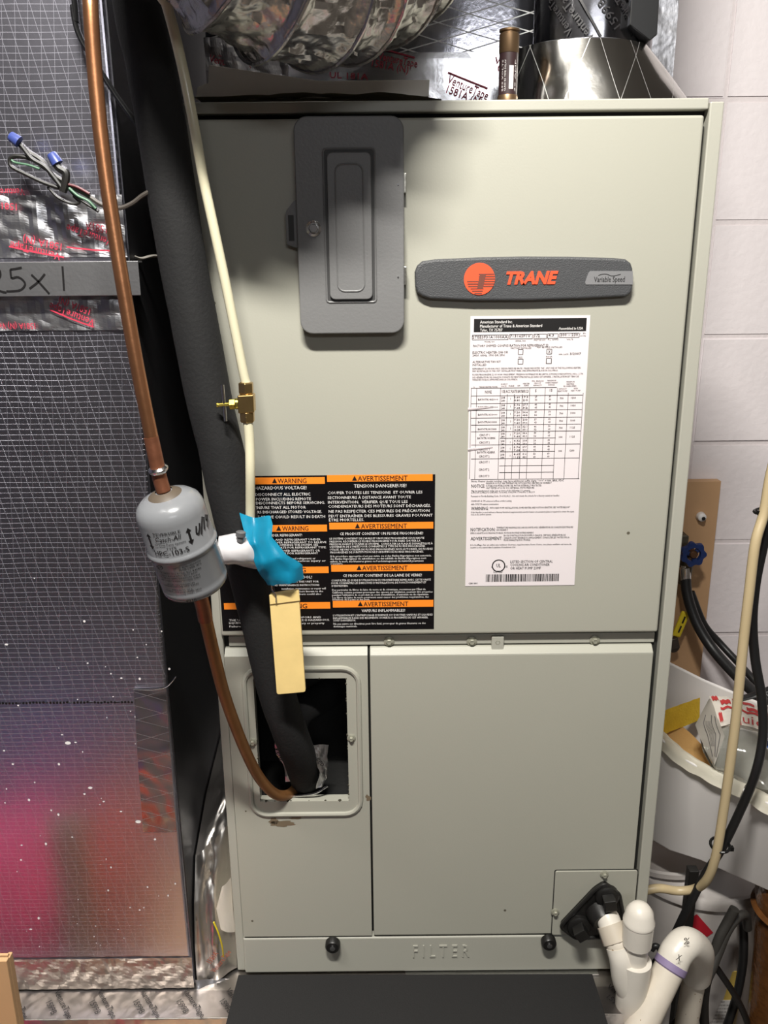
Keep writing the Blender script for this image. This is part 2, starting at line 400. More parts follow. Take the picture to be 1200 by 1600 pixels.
# hex-head screw
def screw(parent, c, r=.0055, m=None, ny=-1):
    bm = BM(); c = Vector(c)
    lathe(bm, [(r * 1.25, 0), (r * 1.25, .0012), (r * .95, .0018)], c, (0, -1, 0), 20)
    lathe(bm, [(r * .72, 0), (r * .72, .0045), (r * .6, .0052), (.001, .0048)], c, (0, -1, 0), 6)
    return obj('hex_screw', bm, m or M_screw, parent)
for px in (608, 737, 777, 929):
    p = P(px, 1001.5 if px < 900 else 1000, .004); screw(mid, (p.x, .004, p.z))
p = P(777, 1001, .004); obj('latch_tab', box(BM(), p.x - .008, p.x + .008, -.001, .004, p.z - .016, p.z + .008), M_paint_edge, mid, bevel=.001)
# lower panels, each with a rolled top edge
def lower_panel(name, x0, x1, hole=None, notch=None):
    bm = BM(); zt = Z(.5215); zb = Z(.0665)
    # sloped top lip
    v = [bm.verts.new(q) for q in ((x0, .003, zt), (x1, .003, zt), (x1, -.006, zt - .008), (x0, -.006, zt - .008), (x0, .009, zt), (x1, .009, zt), (x1, .009, zt - .008), (x0, .009, zt - .008))]
    for f in ((0, 1, 5, 4), (3, 2, 1, 0), (0, 4, 7, 3), (1, 2, 6, 5), (4, 5, 6, 7)): bm.faces.new([v[i] for i in f][::-1])
    zt2 = zt - .008
    outer = [(x0, zb), (x1, zb), (x1, zt2), (x0, zt2)]
    if hole:
        hx0, hx1, hz0, hz1 = hole
        for a in ((x0, hx0, zb, zt2), (hx1, x1, zb, zt2), (hx0, hx1, zb, hz0), (hx0, hx1, hz1, zt2)):
            box(bm, a[0], a[1], -.006, .009, a[2], a[3])
        bmesh.ops.remove_doubles(bm, verts=bm.verts, dist=1e-5)
        # remove the internal partitions
        kill = [f for f in bm.faces if len([e for e in f.edges if len(e.link_faces) > 3]) == 4 or False]
        bmesh.ops.delete(bm, geom=kill, context='FACES_ONLY')
    elif notch: prism(bm, notch, -.006, .009)
    else: box(bm, x0, x1, -.006, .009, zb, zt2)
    return obj(name, bm, M_paint, AH, bevel=0 if hole else .0012)
hx0, hx1 = (P(397, 1058).x + P(407, 1245).x) / 2, (P(541, 1056).x + P(546, 1245).x) / 2
hz0, hz1 = P(475, 1248).z, P(475, 1057).z
lp = lower_panel('coil_access_panel', -.285, -.0985, hole=(hx0, hx1, hz0, hz1))
# pressed bead round the opening
bx0, bx1, bz0, bz1 = P(388, 1150).x, P(562, 1150).x, P(470, 1268).z, P(470, 1041).z
bead = [Vector((x, -.006, z)) for x, z in rrect(bx0, bx1, bz0, bz1, .022, 5)]
bm = BM(); tube(bm, bead + [bead[0]], .0036, 8, 1, (1, 1), smoothpath=False, caps=False)
obj('pressed_bead', bm, M_paint, lp, smooth=True)
for px, py in ((395, 1159), (549, 1153)): q = P(px, py, -.006); screw(lp, (q.x, -.006, q.z), .0046)
Md = mat('dirt_smear', (112, 98, 78), .8, var=.2, vscale=80)
for (cx, cy, rx, ry, sd) in ((440, 1287, 20, 4.5, 1), (428, 1283, 7, 5, 2), (462, 1278, 9, 2.2, 3), (563, 1208, 3, 9, 4), (575, 1247, 4, 5, 5)):
    bm = BM(); pts_ = []
    for k in range(26):
        t = 2 * pi * k / 26; d_ = 1 + .55 * noise.noise(Vector((cos(t) * 2, sin(t) * 2, sd * 3.1))); q = P(cx + rx * cos(t) * d_, cy + ry * sin(t) * d_, -.0063); pts_.append(bm.verts.new(q))
    bm.faces.new(pts_); obj('dirt_smear', bm, Md, lp)
rp = lower_panel('blower_access_panel', -.0955, .2745, notch=None)
# hollow behind the coil opening
bm = BM(); x0, x1, z0, z1 = hx0 - .02, hx1 + .02, hz0 - .02, hz1 + .02
for a in ((x0, x1, .118, .122, z0, z1), (x0, x0 + .004, .01, .12, z0, z1), (x1 - .004, x1, .01, .12, z0, z1), (x0, x1, .01, .12, z0, z0 + .004), (x0, x1, .01, .12, z1 - .004, z1)): box(bm, *a)
obj('opening_lining', bm, M_inside, AH)
# soot-like sealant crumbs round the opening edge
bm = BM()
for i in range(60):
    s = random.random(); side = random.choice('tblr')
    if side in 'tb': x = hx0 + (hx1 - hx0) * s; z = hz1 if side == 't' else hz0
    else: x = hx0 if side == 'l' else hx1; z = hz0 + (hz1 - hz0) * s
    bmesh.ops.create_icosphere(bm, subdivisions=1, radius=random.uniform(.0008, .0022), matrix=Matrix.Translation((x, -.0045, z)))
tag(obj('sealant_crumbs', bm, mat('old_sealant', (60, 56, 44), .9), AH), kind='stuff')
# lower rail with the pressed word and two black knobs
br = obj('bottom_rail', box(BM(), -.2865, .2975, -.0055, .009, Z(.0), Z(.0625)), M_paint_edge, AH, bevel=.0025, seg=3)
bm = BM(); print_on(bm, [('F I L T E R', 645, 1495, 733, 19, .0)], -.0055, bold=-.012)
r_ = bmesh.ops.extrude_face_region(bm, geom=bm.faces[:]); bmesh.ops.translate(bm, verts=[g for g in r_['geom'] if isinstance(g, bmesh.types.BMVert)], vec=(0, -.0012, 0))
bmesh.ops.recalc_face_normals(bm, faces=bm.faces)
tag(obj('pressed_lettering', bm, M_paint_edge, br, bevel=0), 'pressed word FILTER')
for px, py in ((520, 1475), (857, 1471)):
    q = P(px, py, -.01); bm = BM(); lathe(bm, [(.0085, 0), (.0108, .002), (.0108, .010), (.009, .0125), (.0045, .0125)], (q.x, -.0055, q.z), (0, -1, 0), 24)
    kn = obj('filter_door_knob', bm, M_blackplastic, br, smooth=True)
    bm = BM(); lathe(bm, [(.004, 0), (.004, .0015), (.0015, .0022)], (q.x, -.0178, q.z), (0, -1, 0), 12); obj('knob_screw', bm, M_silver, kn, smooth=True)
# drain cover plate
q0, q1 = P(862, 1457, -.0065), P(996, 1359, -.0065)
dp = obj('drain_cover_plate', prism(BM(), rrect(q0.x, q1.x, Z(.0665), q1.z, .003, 3), -.0085, -.006), M_paint, AH, bevel=.0006)
bm = BM(); prism(bm, rrect(q0.x - .0012, q1.x + .0012, Z(.0655), q1.z + .0012, .003, 3), -.0066, -.006); obj('plate_edge_shadow_gap', bm, M_gap, dp)  # dark sheet standing in for the shade line round the plate
for px, py in ((944, 1366), (864, 1425)): q = P(px, py, -.0085); screw(dp, (q.x + (.003 if px < 900 else 0), -.0085, q.z), .0048)
# black moulded drain fitting
tri = [(P(x, y, -.01).x, P(x, y, -.01).z) for x, y in ((874, 1443), (898, 1461), (978, 1458), (966, 1392), (944, 1376), (928, 1386))]
bm = BM(); prism(bm, rpoly(tri, .006), -.016, -.006)
df = obj('drain_fitting', bm, M_blackplastic, AH, bevel=.002)
bm = BM(); tr = [Vector((x, -.016, z)) for x, z in rpoly(tri, .006)]; tube(bm, tr + [tr[0]], .0028, 8, 1, smoothpath=False, caps=False); obj('fitting_rim', bm, M_blackplastic, df, smooth=True)
for px, py, a in ((949, 1402, .15), (905, 1448, .6)):
    q = P(px, py, -.02); bm = BM(); lathe(bm, [(.017, 0), (.0165, .008), (.0135, .01)], (q.x, -.014, q.z), (0, -1, 0), 20)
    pl = obj('drain_plug', bm, M_blackplastic, df, smooth=True)
    bm = BM(); obox(bm, (q.x, -.031, q.z), Vector((cos(a), 0, sin(a))), Vector((0, 1, 0)), Vector((-sin(a), 0, cos(a))), .0085, .008, .0085); obj('plug_square', bm, M_blackplastic, pl, bevel=.0012)
q = P(938, 1428, -.02); bm = BM(); lathe(bm, [(.021, 0), (.020, .012), (.018, .02)], (q.x, -.012, q.z), (.25, -1, -.25), 24); obj('drain_port', bm, M_blackplastic, df, smooth=True)

# ---- breaker cover
bc_y = -.024
gx0, gx1 = (P(464, 300, bc_y).x + P(467, 500, bc_y).x) / 2, (P(633, 300, bc_y).x + P(630, 500, bc_y).x) / 2
gz0, gz1 = P(548, 521, bc_y).z, P(548, 181, bc_y).z
cov = obj('breaker_cover', prism(BM(), rrect(gx0, gx1, gz0, gz1, .014, 6), bc_y, -.006), M_greybox, AH, bevel=.0012)
wx0, wx1, wz0, wz1 = P(506, 300, bc_y).x, P(586, 300, bc_y).x, P(548, 472, bc_y).z, P(548, 232, bc_y).z
bm = BM()
fr = [Vector((x, bc_y, z)) for x, z in rrect(wx0, wx1, wz0, wz1, .003, 2)]
tube(bm, fr + [fr[0]], .0013, 6, 1, smoothpath=False, caps=False); obj('recess_edge', bm, M_greybox, cov, smooth=True)
bm = BM(); prism(bm, rrect(wx0 + .001, wx1 - .001, wz0 + .001, wz1 - .001, .003, 3), bc_y - .0003, bc_y); obj('recess_groove', bm, mat('dark_slate', (58, 58, 58), .6), cov)
bm = BM(); prism(bm, rrect(wx0 + .004, wx1 - .004, wz0 + .003, wz1 - .004, .006, 4), bc_y - .0042, bc_y - .0003); fl = obj('breaker_flap', bm, M_greybox, cov, bevel=.001)
fi = rrect(wx0 + .013, wx1 - .013, wz0 + .012, wz1 - .016, .008, 4)
bm = BM(); f3 = [Vector((x, bc_y - .0042, z)) for x, z in fi]; tube(bm, f3 + [f3[0]], .0011, 6, 1, smoothpath=False, caps=False); obj('flap_bead', bm, M_greybox, cov, smooth=True)
q = P(490, 357, bc_y); bm = BM(); lathe(bm, [(.0085, 0), (.0085, .001), (.006, .0022)], (q.x, bc_y, q.z), (0, -1, 0), 22); lathe(bm, [(.0052, .001), (.0052, .006), (.0045, .0066)], (q.x, bc_y, q.z), (0, -1, 0), 6)
tag(obj('cover_bolt', bm, M_silver, cov), 'bright hex bolt')
lx0, lx1 = P(447, 350, -.016).x, P(464, 350, -.016).x; lz0, lz1 = P(450, 388, -.016).z, P(450, 325, -.016).z
bm = BM(); prism(bm, rpoly([(lx0, lz0 + .004), (lx1, lz0), (lx1 + .004, lz0), (lx1 + .004, lz1 + .008), (lx1 - .002, lz1 + .008), (lx0, lz1 - .004)], .003, 3), -.018, -.006); lt = obj('cover_latch', bm, M_greybox, cov, bevel=.001)
q = P(453, 357, -.018); bm = BM(); box(bm, q.x - .0015, q.x + .0045, -.0186, -.018, q.z - .013, q.z + .014); obj('latch_slot', bm, mat('dark_slate2', (48, 48, 48), .6), cov)
for py in (286, 431):
    q = P(633, py, -.02); bm = BM(); box(bm, gx1 - .0002, gx1 + .0026, -.02, -.006, q.z - .010, q.z + .010); obj('cover_hinge', bm, M_steel, cov, bevel=.0004)
    q = P(622, py + 2 - 0, bc_y); bm = BM(); lathe(bm, [(.0011, 0), (.0008, .0008)], (q.x, bc_y, q.z), (0, -1, 0), 8); obj('hinge_pin', bm, M_silver, cov)

# ---- name badge: long barrel-shaped plate with lettering
yb = -.016
def bx(px, py): q = P(px, py, yb); return (q.x, q.z)
bp = []
for px, py in ((652, 415), (660, 408), (680, 405), (750, 402), (818, 400.5), (890, 401), (960, 403), (978, 405), (986, 411), (989, 420), (989, 450), (986, 459), (978, 463.5), (900, 467.5), (820, 470), (740, 470), (672, 467), (660, 463), (652, 457), (649, 448), (648, 425)): bp.append(bx(px, py))
bp = bp[::-1]
bg = obj('name_badge', prism(BM(), bp, yb, -.006), M_badge, AH, bevel=.0028, seg=3)
# the round emblem: a disc crossed by horizontal stripes with a cut-out flag shape
cx_, cz_ = bx(749, 436); R_ = (bx(773.5, 436)[0] - bx(725, 436)[0]) / 2
bm = BM(); prism(bm, [(cx_ + R_ * cos(2 * pi * k / 48), cz_ + R_ * sin(2 * pi * k / 48)) for k in range(48)], yb - .0008, yb)
obj('emblem_disc', bm, M_red, bg)
bm = BM(); ys = yb - .0011
for i in range(9):                       # dark stripes, those on the right rising higher
    zz = cz_ + R_ * (.30 - .15 * i)
    half = sqrt(max(0, R_ ** 2 - (zz - cz_) ** 2))
    if i < 6: x0, x1 = cx_ + (-.05 + 0) * R_, cx_ + half * .99
    if i >= 3 and i < 6: x0 = cx_ - half * .8
    if i >= 6: x0, x1 = cx_ - half * .7, cx_ + R_ * (.28 - .05 * (i - 6))
    box(bm, x0, x1, ys, yb - .0008, zz - .0006, zz + .0006)
prism(bm, [(cx_ - .15 * R_, cz_ - .62 * R_), (cx_ + .22 * R_, cz_ - .62 * R_), (cx_ + .42 * R_, cz_ + .28 * R_), (cx_ + .02 * R_, cz_ + .28 * R_)], ys - .0001, yb - .0008)
for i in range(4):
    zz = cz_ + R_ * (.10 - .15 * i)
obj('emblem_stripes', bm, mat('dark_rust', (110, 62, 50), .5), bg)
bm = BM(); a = bx(787, 443.5); b = bx(867, 443.5); t = bx(820, 424.5)
put_text(bm, 'TRANE', b[0] - a[0], t[1] - a[1], lambda u, v: Vector((a[0] + u, yb - .001, a[1] + v)), .045, shear=.25)
r_ = bmesh.ops.extrude_face_region(bm, geom=bm.faces[:]); bmesh.ops.translate(bm, verts=[g for g in r_['geom'] if isinstance(g, bmesh.types.BMVert)], vec=(0, .001, 0))
obj('badge_lettering', bm, M_red, bg)
bm = BM(); prism(bm, [bx(988.5, 444.5), bx(988.5, 423.5), bx(922, 423.5), bx(919, 427), bx(914, 441), bx(915, 444.5)], yb - .0007, yb); obj('badge_plate', bm, M_badgegrey, bg)
bm = BM(); print_on(bm, [('Variable Speed', 928, 440.5, 976, 8.5, .012)], yb - .0009)
ribbon(bm, [P(x, y, yb - .0009) for x, y in ((935, 430.5), (941, 428.5), (948, 428.5), (955, 431), (962, 430.5), (970, 428.5))], .0007, Vector((0, 1, 0)))
obj('plate_lettering', bm, M_black, bg)

# ---- warning label
yl = -.0066
lx0 = -.2845; q = P(678.5, 860, yl); lx1 = P(679, 860, yl).x; lzt = P(540, 742.5, yl).z; lzb = P(520, 984, yl).z
wl = obj('warning_label', box(BM(), lx0, lx1, yl, -.006, lzb, lzt), M_labelblack, AH)
ybar = yl - .0002
bars = [(350, 507.5, 746, 756.5), (511, 676, 741.5, 752), (350, 511, 820.5, 831), (514.5, 677, 816, 826.5), (350, 513.5, 886, 896), (517.5, 677, 882, 892.5), (350, 516, 941.5, 951.5), (520, 677, 938, 948.5)]
for a in bars:
    x0 = max(P(a[0], (a[2] + a[3]) / 2, yl).x, lx0 + .002); x1 = P(a[1], (a[2] + a[3]) / 2, yl).x; xm = (a[0] + a[1]) / 2
    obj('header_bar', box(BM(), x0, x1, ybar, yl, P(xm, a[3], yl).z, P(xm, a[2], yl).z), M_orange, wl)
yt = ybar - .0002
bm = BM()
heads = [('WARNING', 434, 755.0, 479, 7.6), ('AVERTISSEMENT', 559, 751.0, 637, 7.6), ('WARNING', 441, 829.2, 482, 7.2), ('AVERTISSEMENT', 564, 825.5, 636, 7.2), ('AVERTISSEMENT', 566, 890.8, 637, 7), ('AVERTISSEMENT', 568, 947.2, 638, 7), ('WARNING', 420, 894.5, 478, 7), ('WARNING', 425, 950.5, 480, 7)]
for h_ in heads: bm = BM(); print_on(bm, [h_], yt, bold=.03); obj('header_lettering', bm, M_black, wl)
for x, y in ((429, 755), (554, 751), (435.5, 829.2), (558.5, 825.5), (561, 890.8), (563, 947.2)):
    a = P(x - 4, y, yt); b = P(x + 4, y, yt); c = P(x, y - 7.8, yt); bm = BM(); bm.faces.new([bm.verts.new(v) for v in (a, b, c)])
    for dz0, dz1, hw_ in ((.25, .62, .0004), (.1, .18, .0004)): pass
    obj('warning_triangle', bm, M_black, wl)
bm = BM()
L1 = [('HAZARDOUS VOLTAGE!', 398, 764.8, 479, 5.8), ('DISCONNECT ALL ELECTRIC', 399, 774.6, 485, 5), ('POWER INCLUDING REMOTE', 400, 782, 486, 5), ('DISCONNECTS BEFORE SERVICING.', 400, 787.8, 508, 4.8), ('ENSURE THAT ALL MOTOR', 399, 795, 478, 4.8), ('CAPACITORS DISCHARGED STORED VOLTAGE.', 372, 802, 503, 4.8), ('TO DO THE ABOVE COULD RESULT IN DEATH', 370, 809.8, 508, 4.8),
 ('TENSION DANGEREUSE!', 553, 761.5, 635, 5.8), ('COUPER TOUTES LES TENSIONS  ET OUVRIR LES', 512, 771.6, 660, 4.8), ('SECTIONNEURS À DISTANCE AVANT TOUTE', 512, 779.2, 642, 4.8), ('INTERVENTION.  VÉRIFIER QUE TOUS LES', 512.5, 786.4, 637, 4.8), ('CONDENSATEURS DES MOTEURS SONT DÉCHARGÉS.', 513, 792.8, 673, 4.8), ('NE PAS RESPECTER CES MESURES DE PRÉCAUTION', 513.5, 800.6, 671, 4.8), ('PEUT ENTRAÎNER DES BLESSURES GRAVES POUVANT', 513.5, 807.8, 676, 4.8), ('ÊTRE MORTELLES.', 514, 814.4, 569, 4.8),
 ('UNDER REFRIGERANT!', 418, 838.2, 472, 4.4), ('OIL AND REFRIGERANT UNDER', 420, 844.6, 501, 3.4), ('RECOVER REFRIGERANT TO RELIEVE', 418, 849, 510, 3.4), ('BEFORE OPENING THE SYSTEM. SEE', 418, 853, 497, 3.4), ('NAMEPLATE FOR REFRIGERANT TYPE.', 418, 857, 510, 3.4), ('UNAPPROVED REFRIGERANTS OR', 420, 862, 500, 3.4), ('ADDITIVES FOR REFRIGERANT', 420, 866, 497, 3.4), ('unapproved refrigerants or', 440, 874, 493, 3.4), ('could result in death or serious injury or', 400, 878, 509, 3.4),
 ('CE PRODUIT CONTIENT UN FLUIDE FRIGORIGÈNE!', 531, 835.6, 661, 4.6), ('LE SYSTÈME CONTIENT DE L’HUILE ET UN FLUIDE FRIGORIGÈNE SOUS HAUTE', 515, 842.6, 663, 3.3), ('PRESSION. RÉCUPÉRER LE FLUIDE FRIGORIGÈNE POUR FAIRE CHUTER LA', 515, 847, 657, 3.3), ('PRESSION AVANT D’OUVRIR LE SYSTÈME.  CONSULTER LA PLAQUE SIGNALÉTIQUE À', 515, 851.2, 676, 3.3), ('L’EXTÉRIEUR DE L’UNITÉ POUR CONNAÎTRE LE TYPE DE FLUIDE FRIGORIGÈNE', 515.5, 855.2, 664, 3.3), ('UTILISÉ. NE PAS UTILISER DE FLUIDES FRIGORIGÈNES NON AUTORISÉS, DE FLUIDES', 515.5, 859.6, 676, 3.3), ('FRIGORIGÈNES DE SUBSTITUTION NI D’ADDITIFS DE FLUIDES FRIGORIGÈNES.', 516, 864, 662, 3.3), ('Si la procédure appropriée n’est pas suivie ou si des fluides frigorigènes non autorisés,', 516, 870, 674, 3.3), ('des fluides frigorigènes de substitution ou des additifs de fluides frigorigènes sont', 516, 874, 666, 3.3), ('utilisés, la mort, des blessures graves ou l’endommagement du matériel pourraient', 516, 878.2, 662, 3.3), ('s’ensuivre.', 516.5, 882, 536, 3.1),
 ('GLASS WOOL!', 446, 903.8, 487.5, 4.6), ('PROVIDED WITH THIS UNIT FOR', 430, 910.4, 498, 3.4), ('AND MAINTENANCE INSTRUCTIONS', 425, 915.6, 499, 3.2), ('installation, maintenance or repair will', 440, 921, 509, 3.2), ('and ceramic fibers known to the', 440, 925.4, 505, 3.2), ('glass wool fibers could also', 440, 929.6, 502, 3.2),
 ('CE PRODUIT CONTIENT DE LA LAINE DE VERRE!', 536, 901, 659, 4.6), ('CONSULTER LE GUIDE D’UTILISATION DU PROPRIÉTAIRE REMIS AVEC CETTE UNITÉ', 518, 907.8, 673, 3.3), ('POUR CONNAÎTRE LES DIRECTIVES D’INSTALLATION, DE FONCTIONNEMENT ET', 518, 912, 666, 3.3), ('D’ENTRETIEN.', 518.5, 917, 544, 3.3), ('Des particules de fibres de laine de verre et de céramique, reconnues par l’État de', 519, 922.6, 665, 3.3), ('Californie comme pouvant provoquer des cancers par inhalation, peuvent être projetées', 519, 926.6, 676, 3.3), ('pendant l’utilisation de ce produit en cours d’installation, d’entretien ou de réparation.', 519, 930.6, 670, 3.3), ('Les fibres de laine de verre pourraient aussi causer des problèmes respiratoires, des', 519.5, 934.6, 670, 3.3), ('irritations de la peau et des yeux.', 519.5, 938, 578, 3.1),
 ('FLAMMABLE VAPORS AND', 430, 966, 502, 3.3), ('NEAR THIS APPLIANCE IS HAZARDOUS.', 420, 970.4, 515, 3.3), ('could result in death, injury or property', 415, 975.4, 507, 3.3), ('THE USE OR STORAGE', 358, 970.4, 420, 3.4), ('LIQUIDS IN OPEN CONTAINERS', 358, 974.6, 430, 3.4), ('Failure to follow these', 358.5, 980, 420, 3.2),
 ('VAPEURS INFLAMMABLES!', 565, 956, 633, 4.6), ('L’UTILISATION ET L’ENTREPOSAGE D’ESSENCE OU D’AUTRES VAPEURS ET LIQUIDES', 520.5, 962.4, 676, 3.3), ('INFLAMMABLES DANS DES RÉCIPIENTS OUVERTS À PROXIMITÉ DE CET APPAREIL', 520.5, 966.8, 669, 3.3), ('SONT DANGEREUX.', 521, 970.8, 556, 3.1), ('Ne pas suivre ces directives peut être fatal, provoquer de graves blessures ou des', 521, 975.6, 665, 3.3), ('dommages matériels.', 521, 980, 558, 3.1)]
print_on(bm, [(a[0], a[1], a[2], a[3], a[4] * .9) for a in L1], yt, bold=.02, res=1)
obj('label_lettering', bm, M_white, wl)

# ---- rating plate label
def rl(cx, cy, top): return (725 + cx / 6, (485 if top else 700) + cy / 6)
rx0 = (P(733, 497, yl).x + P(729, 915, yl).x) / 2; rx1 = (P(921, 492, yl).x + P(899, 912, yl).x) / 2
rzt = P(827, 493.5, yl).z; rzb = P(814, 915, yl).z
pl_ = obj('rating_label', box(BM(), rx0, rx1, yl, -.006, rzb, rzt), M_label, AH)
# the label's own frame: s across 0..1, t down 0..1, measured from the photograph's slanted sheet
def lab(px, py):
    l0 = P(733 + (729 - 733) * (py - 495) / 420, py, yl).x; return P(px, py, yl)
bm = BM()
tl = lab(738, 500); trr = lab(916, 497); b1 = lab(738, 519); 
box(bm, rx0 + .004, rx1 - .004, yl - .0002, yl, b1.z, lab(827, 497.5).z)
def hl(x0, x1, y, wd=.0006): 
    a = lab(x0, y); b = lab(x1, y); m_ = lab((x0 + x1) / 2, y); box(bm, a.x, b.x, yl - .0002, yl, m_.z - wd / 2, m_.z + wd / 2)
def vl(x, y0, y1, wd=.0006):
    a = lab(x, y0); b = lab(x, y1); xm = lab(x, (y0 + y1) / 2).x; box(bm, xm - wd / 2, xm + wd / 2, yl - .0002, yl, b.z, a.z)
def fr_(x0, x1, y0, y1, wd=.0006): hl(x0, x1, y0, wd); hl(x0, x1, y1, wd); vl(x0, y0, y1, wd); vl(x1, y0, y1, wd)
for a in ((738, 794, 523.5, 530.8), (796, 832, 522.5, 529.5), (834, 854, 522, 529), (855.5, 872, 521.5, 528.5), (874, 905, 520.8, 527.2)): fr_(*a)
for a in ((810, 817, 546, 554), (854.5, 862, 545.5, 553), (809.5, 817, 561, 569), (853.5, 861.5, 560, 568)): fr_(*a, .0007)
# table grid
colx = (736, 744.5, 781.5, 792, 803, 815.5, 827, 851, 870, 887, 910)
rows_ = [606, 618, 630, 640.5, 652.5, 663.5, 674, 694.5, 716.3]
for i, y in enumerate(rows_): hl(736, 911 - i * .7 if i else 870, y)
hl(735.5, 905, 748.5); hl(781, 868, 684.5); hl(781, 867, 705.5); hl(780, 865, 727.5); hl(780, 865, 738)
for k, x in enumerate(colx):
    y0 = 606 if k in (0, 1, 2, 6, 7, 8) else 616
    xb = x - (x - 730) * .018
    if k >= 8: y0 = 614 if k > 8 else 606
    vl(x - (x - 730) * .010 - 1.0, y0, 748.5, .0005)
obj('table_rules', bm, M_black, pl_)
# barcode
bm = BM(); rs = random.Random(3); x = 759.2
while x < 872:
    wd_ = rs.choice((.5, .8, 1.2, 1.9)); a = lab(x, 903); b = lab(min(x + wd_, 873), 903)
    box(bm, a.x, b.x, yl - .0002, yl, lab(815, 908.5).z, lab(815, 897).z); x += wd_ + rs.choice((.5, .8, 1.2))
obj('barcode', bm, M_black, pl_)
# round safety mark
bm = BM()
uc = lab(779, 884); 
rr = .0078
ring = [Vector((uc.x + rr * cos(2 * pi * k / 28), yl - .0002, uc.z + rr * sin(2 * pi * k / 28))) for k in range(29)]
ribbon(bm, ring, .0014, Vector((0, 1, 0)), 1)
obj('safety_mark_ring', bm, M_black, pl_)
bm = BM()
T = []
def a6(s, x0, yb_, x1, h, top=True, b=.02): p0 = rl(x0, yb_, top); p1 = rl(x1, yb_, top); T.append((s, p0[0], p0[1], p1[0], h / 6, b))
print_on(bm, [('American Standard Inc.', 750, 505.2, 801, 4.6, .03), ('Manufacturer of Trane & American Standard', 750, 511.4, 847, 4.6, .03), ('Tyler, TX 75707', 750, 517.8, 785, 4.4, .03), ('Assembled in USA', 873, 515, 911, 4, .03)], yl - .0004)
obj('reversed_lettering', bm, M_white, pl_)
a6('2TEE3F31A1000AA', 80, 262, 408, 26); a6('71316SF1V', 430, 252, 622, 26); a6('1/2', 662, 250, 712, 24); a6('4.3', 790, 244, 842, 24); a6('200 – 230', 902, 240, 1068, 24)
a6('MODEL NO.', 192, 300, 290, 14); a6('SERIAL NO.', 482, 292, 582, 14); a6('MOTOR H.P.', 656, 284, 766, 14); a6('F.L. AMPS', 786, 280, 884, 14); a6('VOLTS', 962, 278, 1022, 14); a6('1  Ph', 1090, 222, 1142, 14); a6('60 Hz', 1090, 244, 1142, 14)
a6('FACTORY SHIPPED CONFIGURATION FOR REFRIGERANT 22', 84, 340, 790, 22); a6('FACTORY INSTALLED', 438, 360, 632, 15); a6('MAY BE FIELD INSTALLED', 684, 352, 922, 15)
a6('ELECTRIC HEATER–208 OR', 80, 404, 412, 22); a6('240V, 60Hz, 1PH OR 3PH', 80, 430, 380, 20); a6('X', 790, 398, 808, 26, True, .03); a6('R22', 512, 446, 546, 14); a6('R410A', 770, 440, 826, 14)
a6('MFR. DATE', 890, 418, 978, 13); a6('3/2007', 992, 416, 1096, 22); a6('ALTERNATIVE TXV KIT', 80, 492, 344, 20); a6('INSTALLED', 80, 520, 210, 20)
a6('REFRIGERANT 22 OR 410A ONLY. DESIGN PRESSURE 480 PSI. UNLESS INDICATED “NA”, ANY ONE OF THE FOLLOWING HEATERS', 80, 550, 1095, 16); a6('MAY BE INSTALLED IN THIS UNIT. INSTALLER MUST MARK ONE APPROPRIATE BLOCK IN COLUMN A.', 80, 574, 880, 16)
a6('FLUIDE FRIGORIGÈNE 22 OU 410A UNIQUEMENT. PRESSION NOMINALE DE 480 LB/PO2. À MOINS D’INDICATION « NA » , L’UN', 80, 606, 1114, 16); a6('DES GÉNÉRATEURS DE CHALEUR SUIVANTS PEUVENT ÊTRE INSTALLÉS DANS CET APPAREIL. L’INSTALLATEUR EST TENU DE', 80, 632, 1075, 16); a6('MARQUER UN BLOC APPROPRIÉ DANS LA COLONNE A.', 80, 656, 502, 16)
a6('A', 90, 724, 100, 13); a6('TRANE HEATER MODEL', 140, 724, 316, 14); a6('SUPPLY', 346, 698, 408, 13); a6('VOLTS', 348, 718, 398, 13); a6('PHASE', 420, 714, 470, 13); a6('KW', 502, 712, 526, 13); a6('HEATER', 552, 692, 614, 13); a6('AMPS', 562, 710, 606, 13)
a6('MIN. BRANCH', 636, 668, 746, 13); a6('CIRCUIT', 656, 688, 722, 13); a6('AMPACITY', 650, 708, 730, 13); a6('MAXIMUM', 782, 664, 862, 13); a6('OVERCURRENT', 762, 684, 880, 13); a6('DEVICE', 790, 704, 848, 13)
a6('MINIMUM', 960, 676, 1036, 13); a6('HEATING', 962, 696, 1030, 13); a6('BLOWER SPEED', 934, 716, 1054, 13); a6('WITHOUT', 888, 742, 962, 13); a6('HEAT PUMP', 876, 762, 970, 13); a6('WITH', 1028, 738, 1066, 13); a6('HEAT PUMP', 1002, 758, 1092, 13)
a6('NONE', 196, 778, 258, 28); a6('USE ACC PLATE BAYBKR123', 354, 772, 604, 28); a6('5', 666, 764, 680, 24); a6('15', 802, 760, 828, 24)
ms = ['BAYHTR1405+++', 'BAYHTR1408+++', 'BAYHTR1410+++', 'BAYHTR3410000', 'BAYHTR3415000']
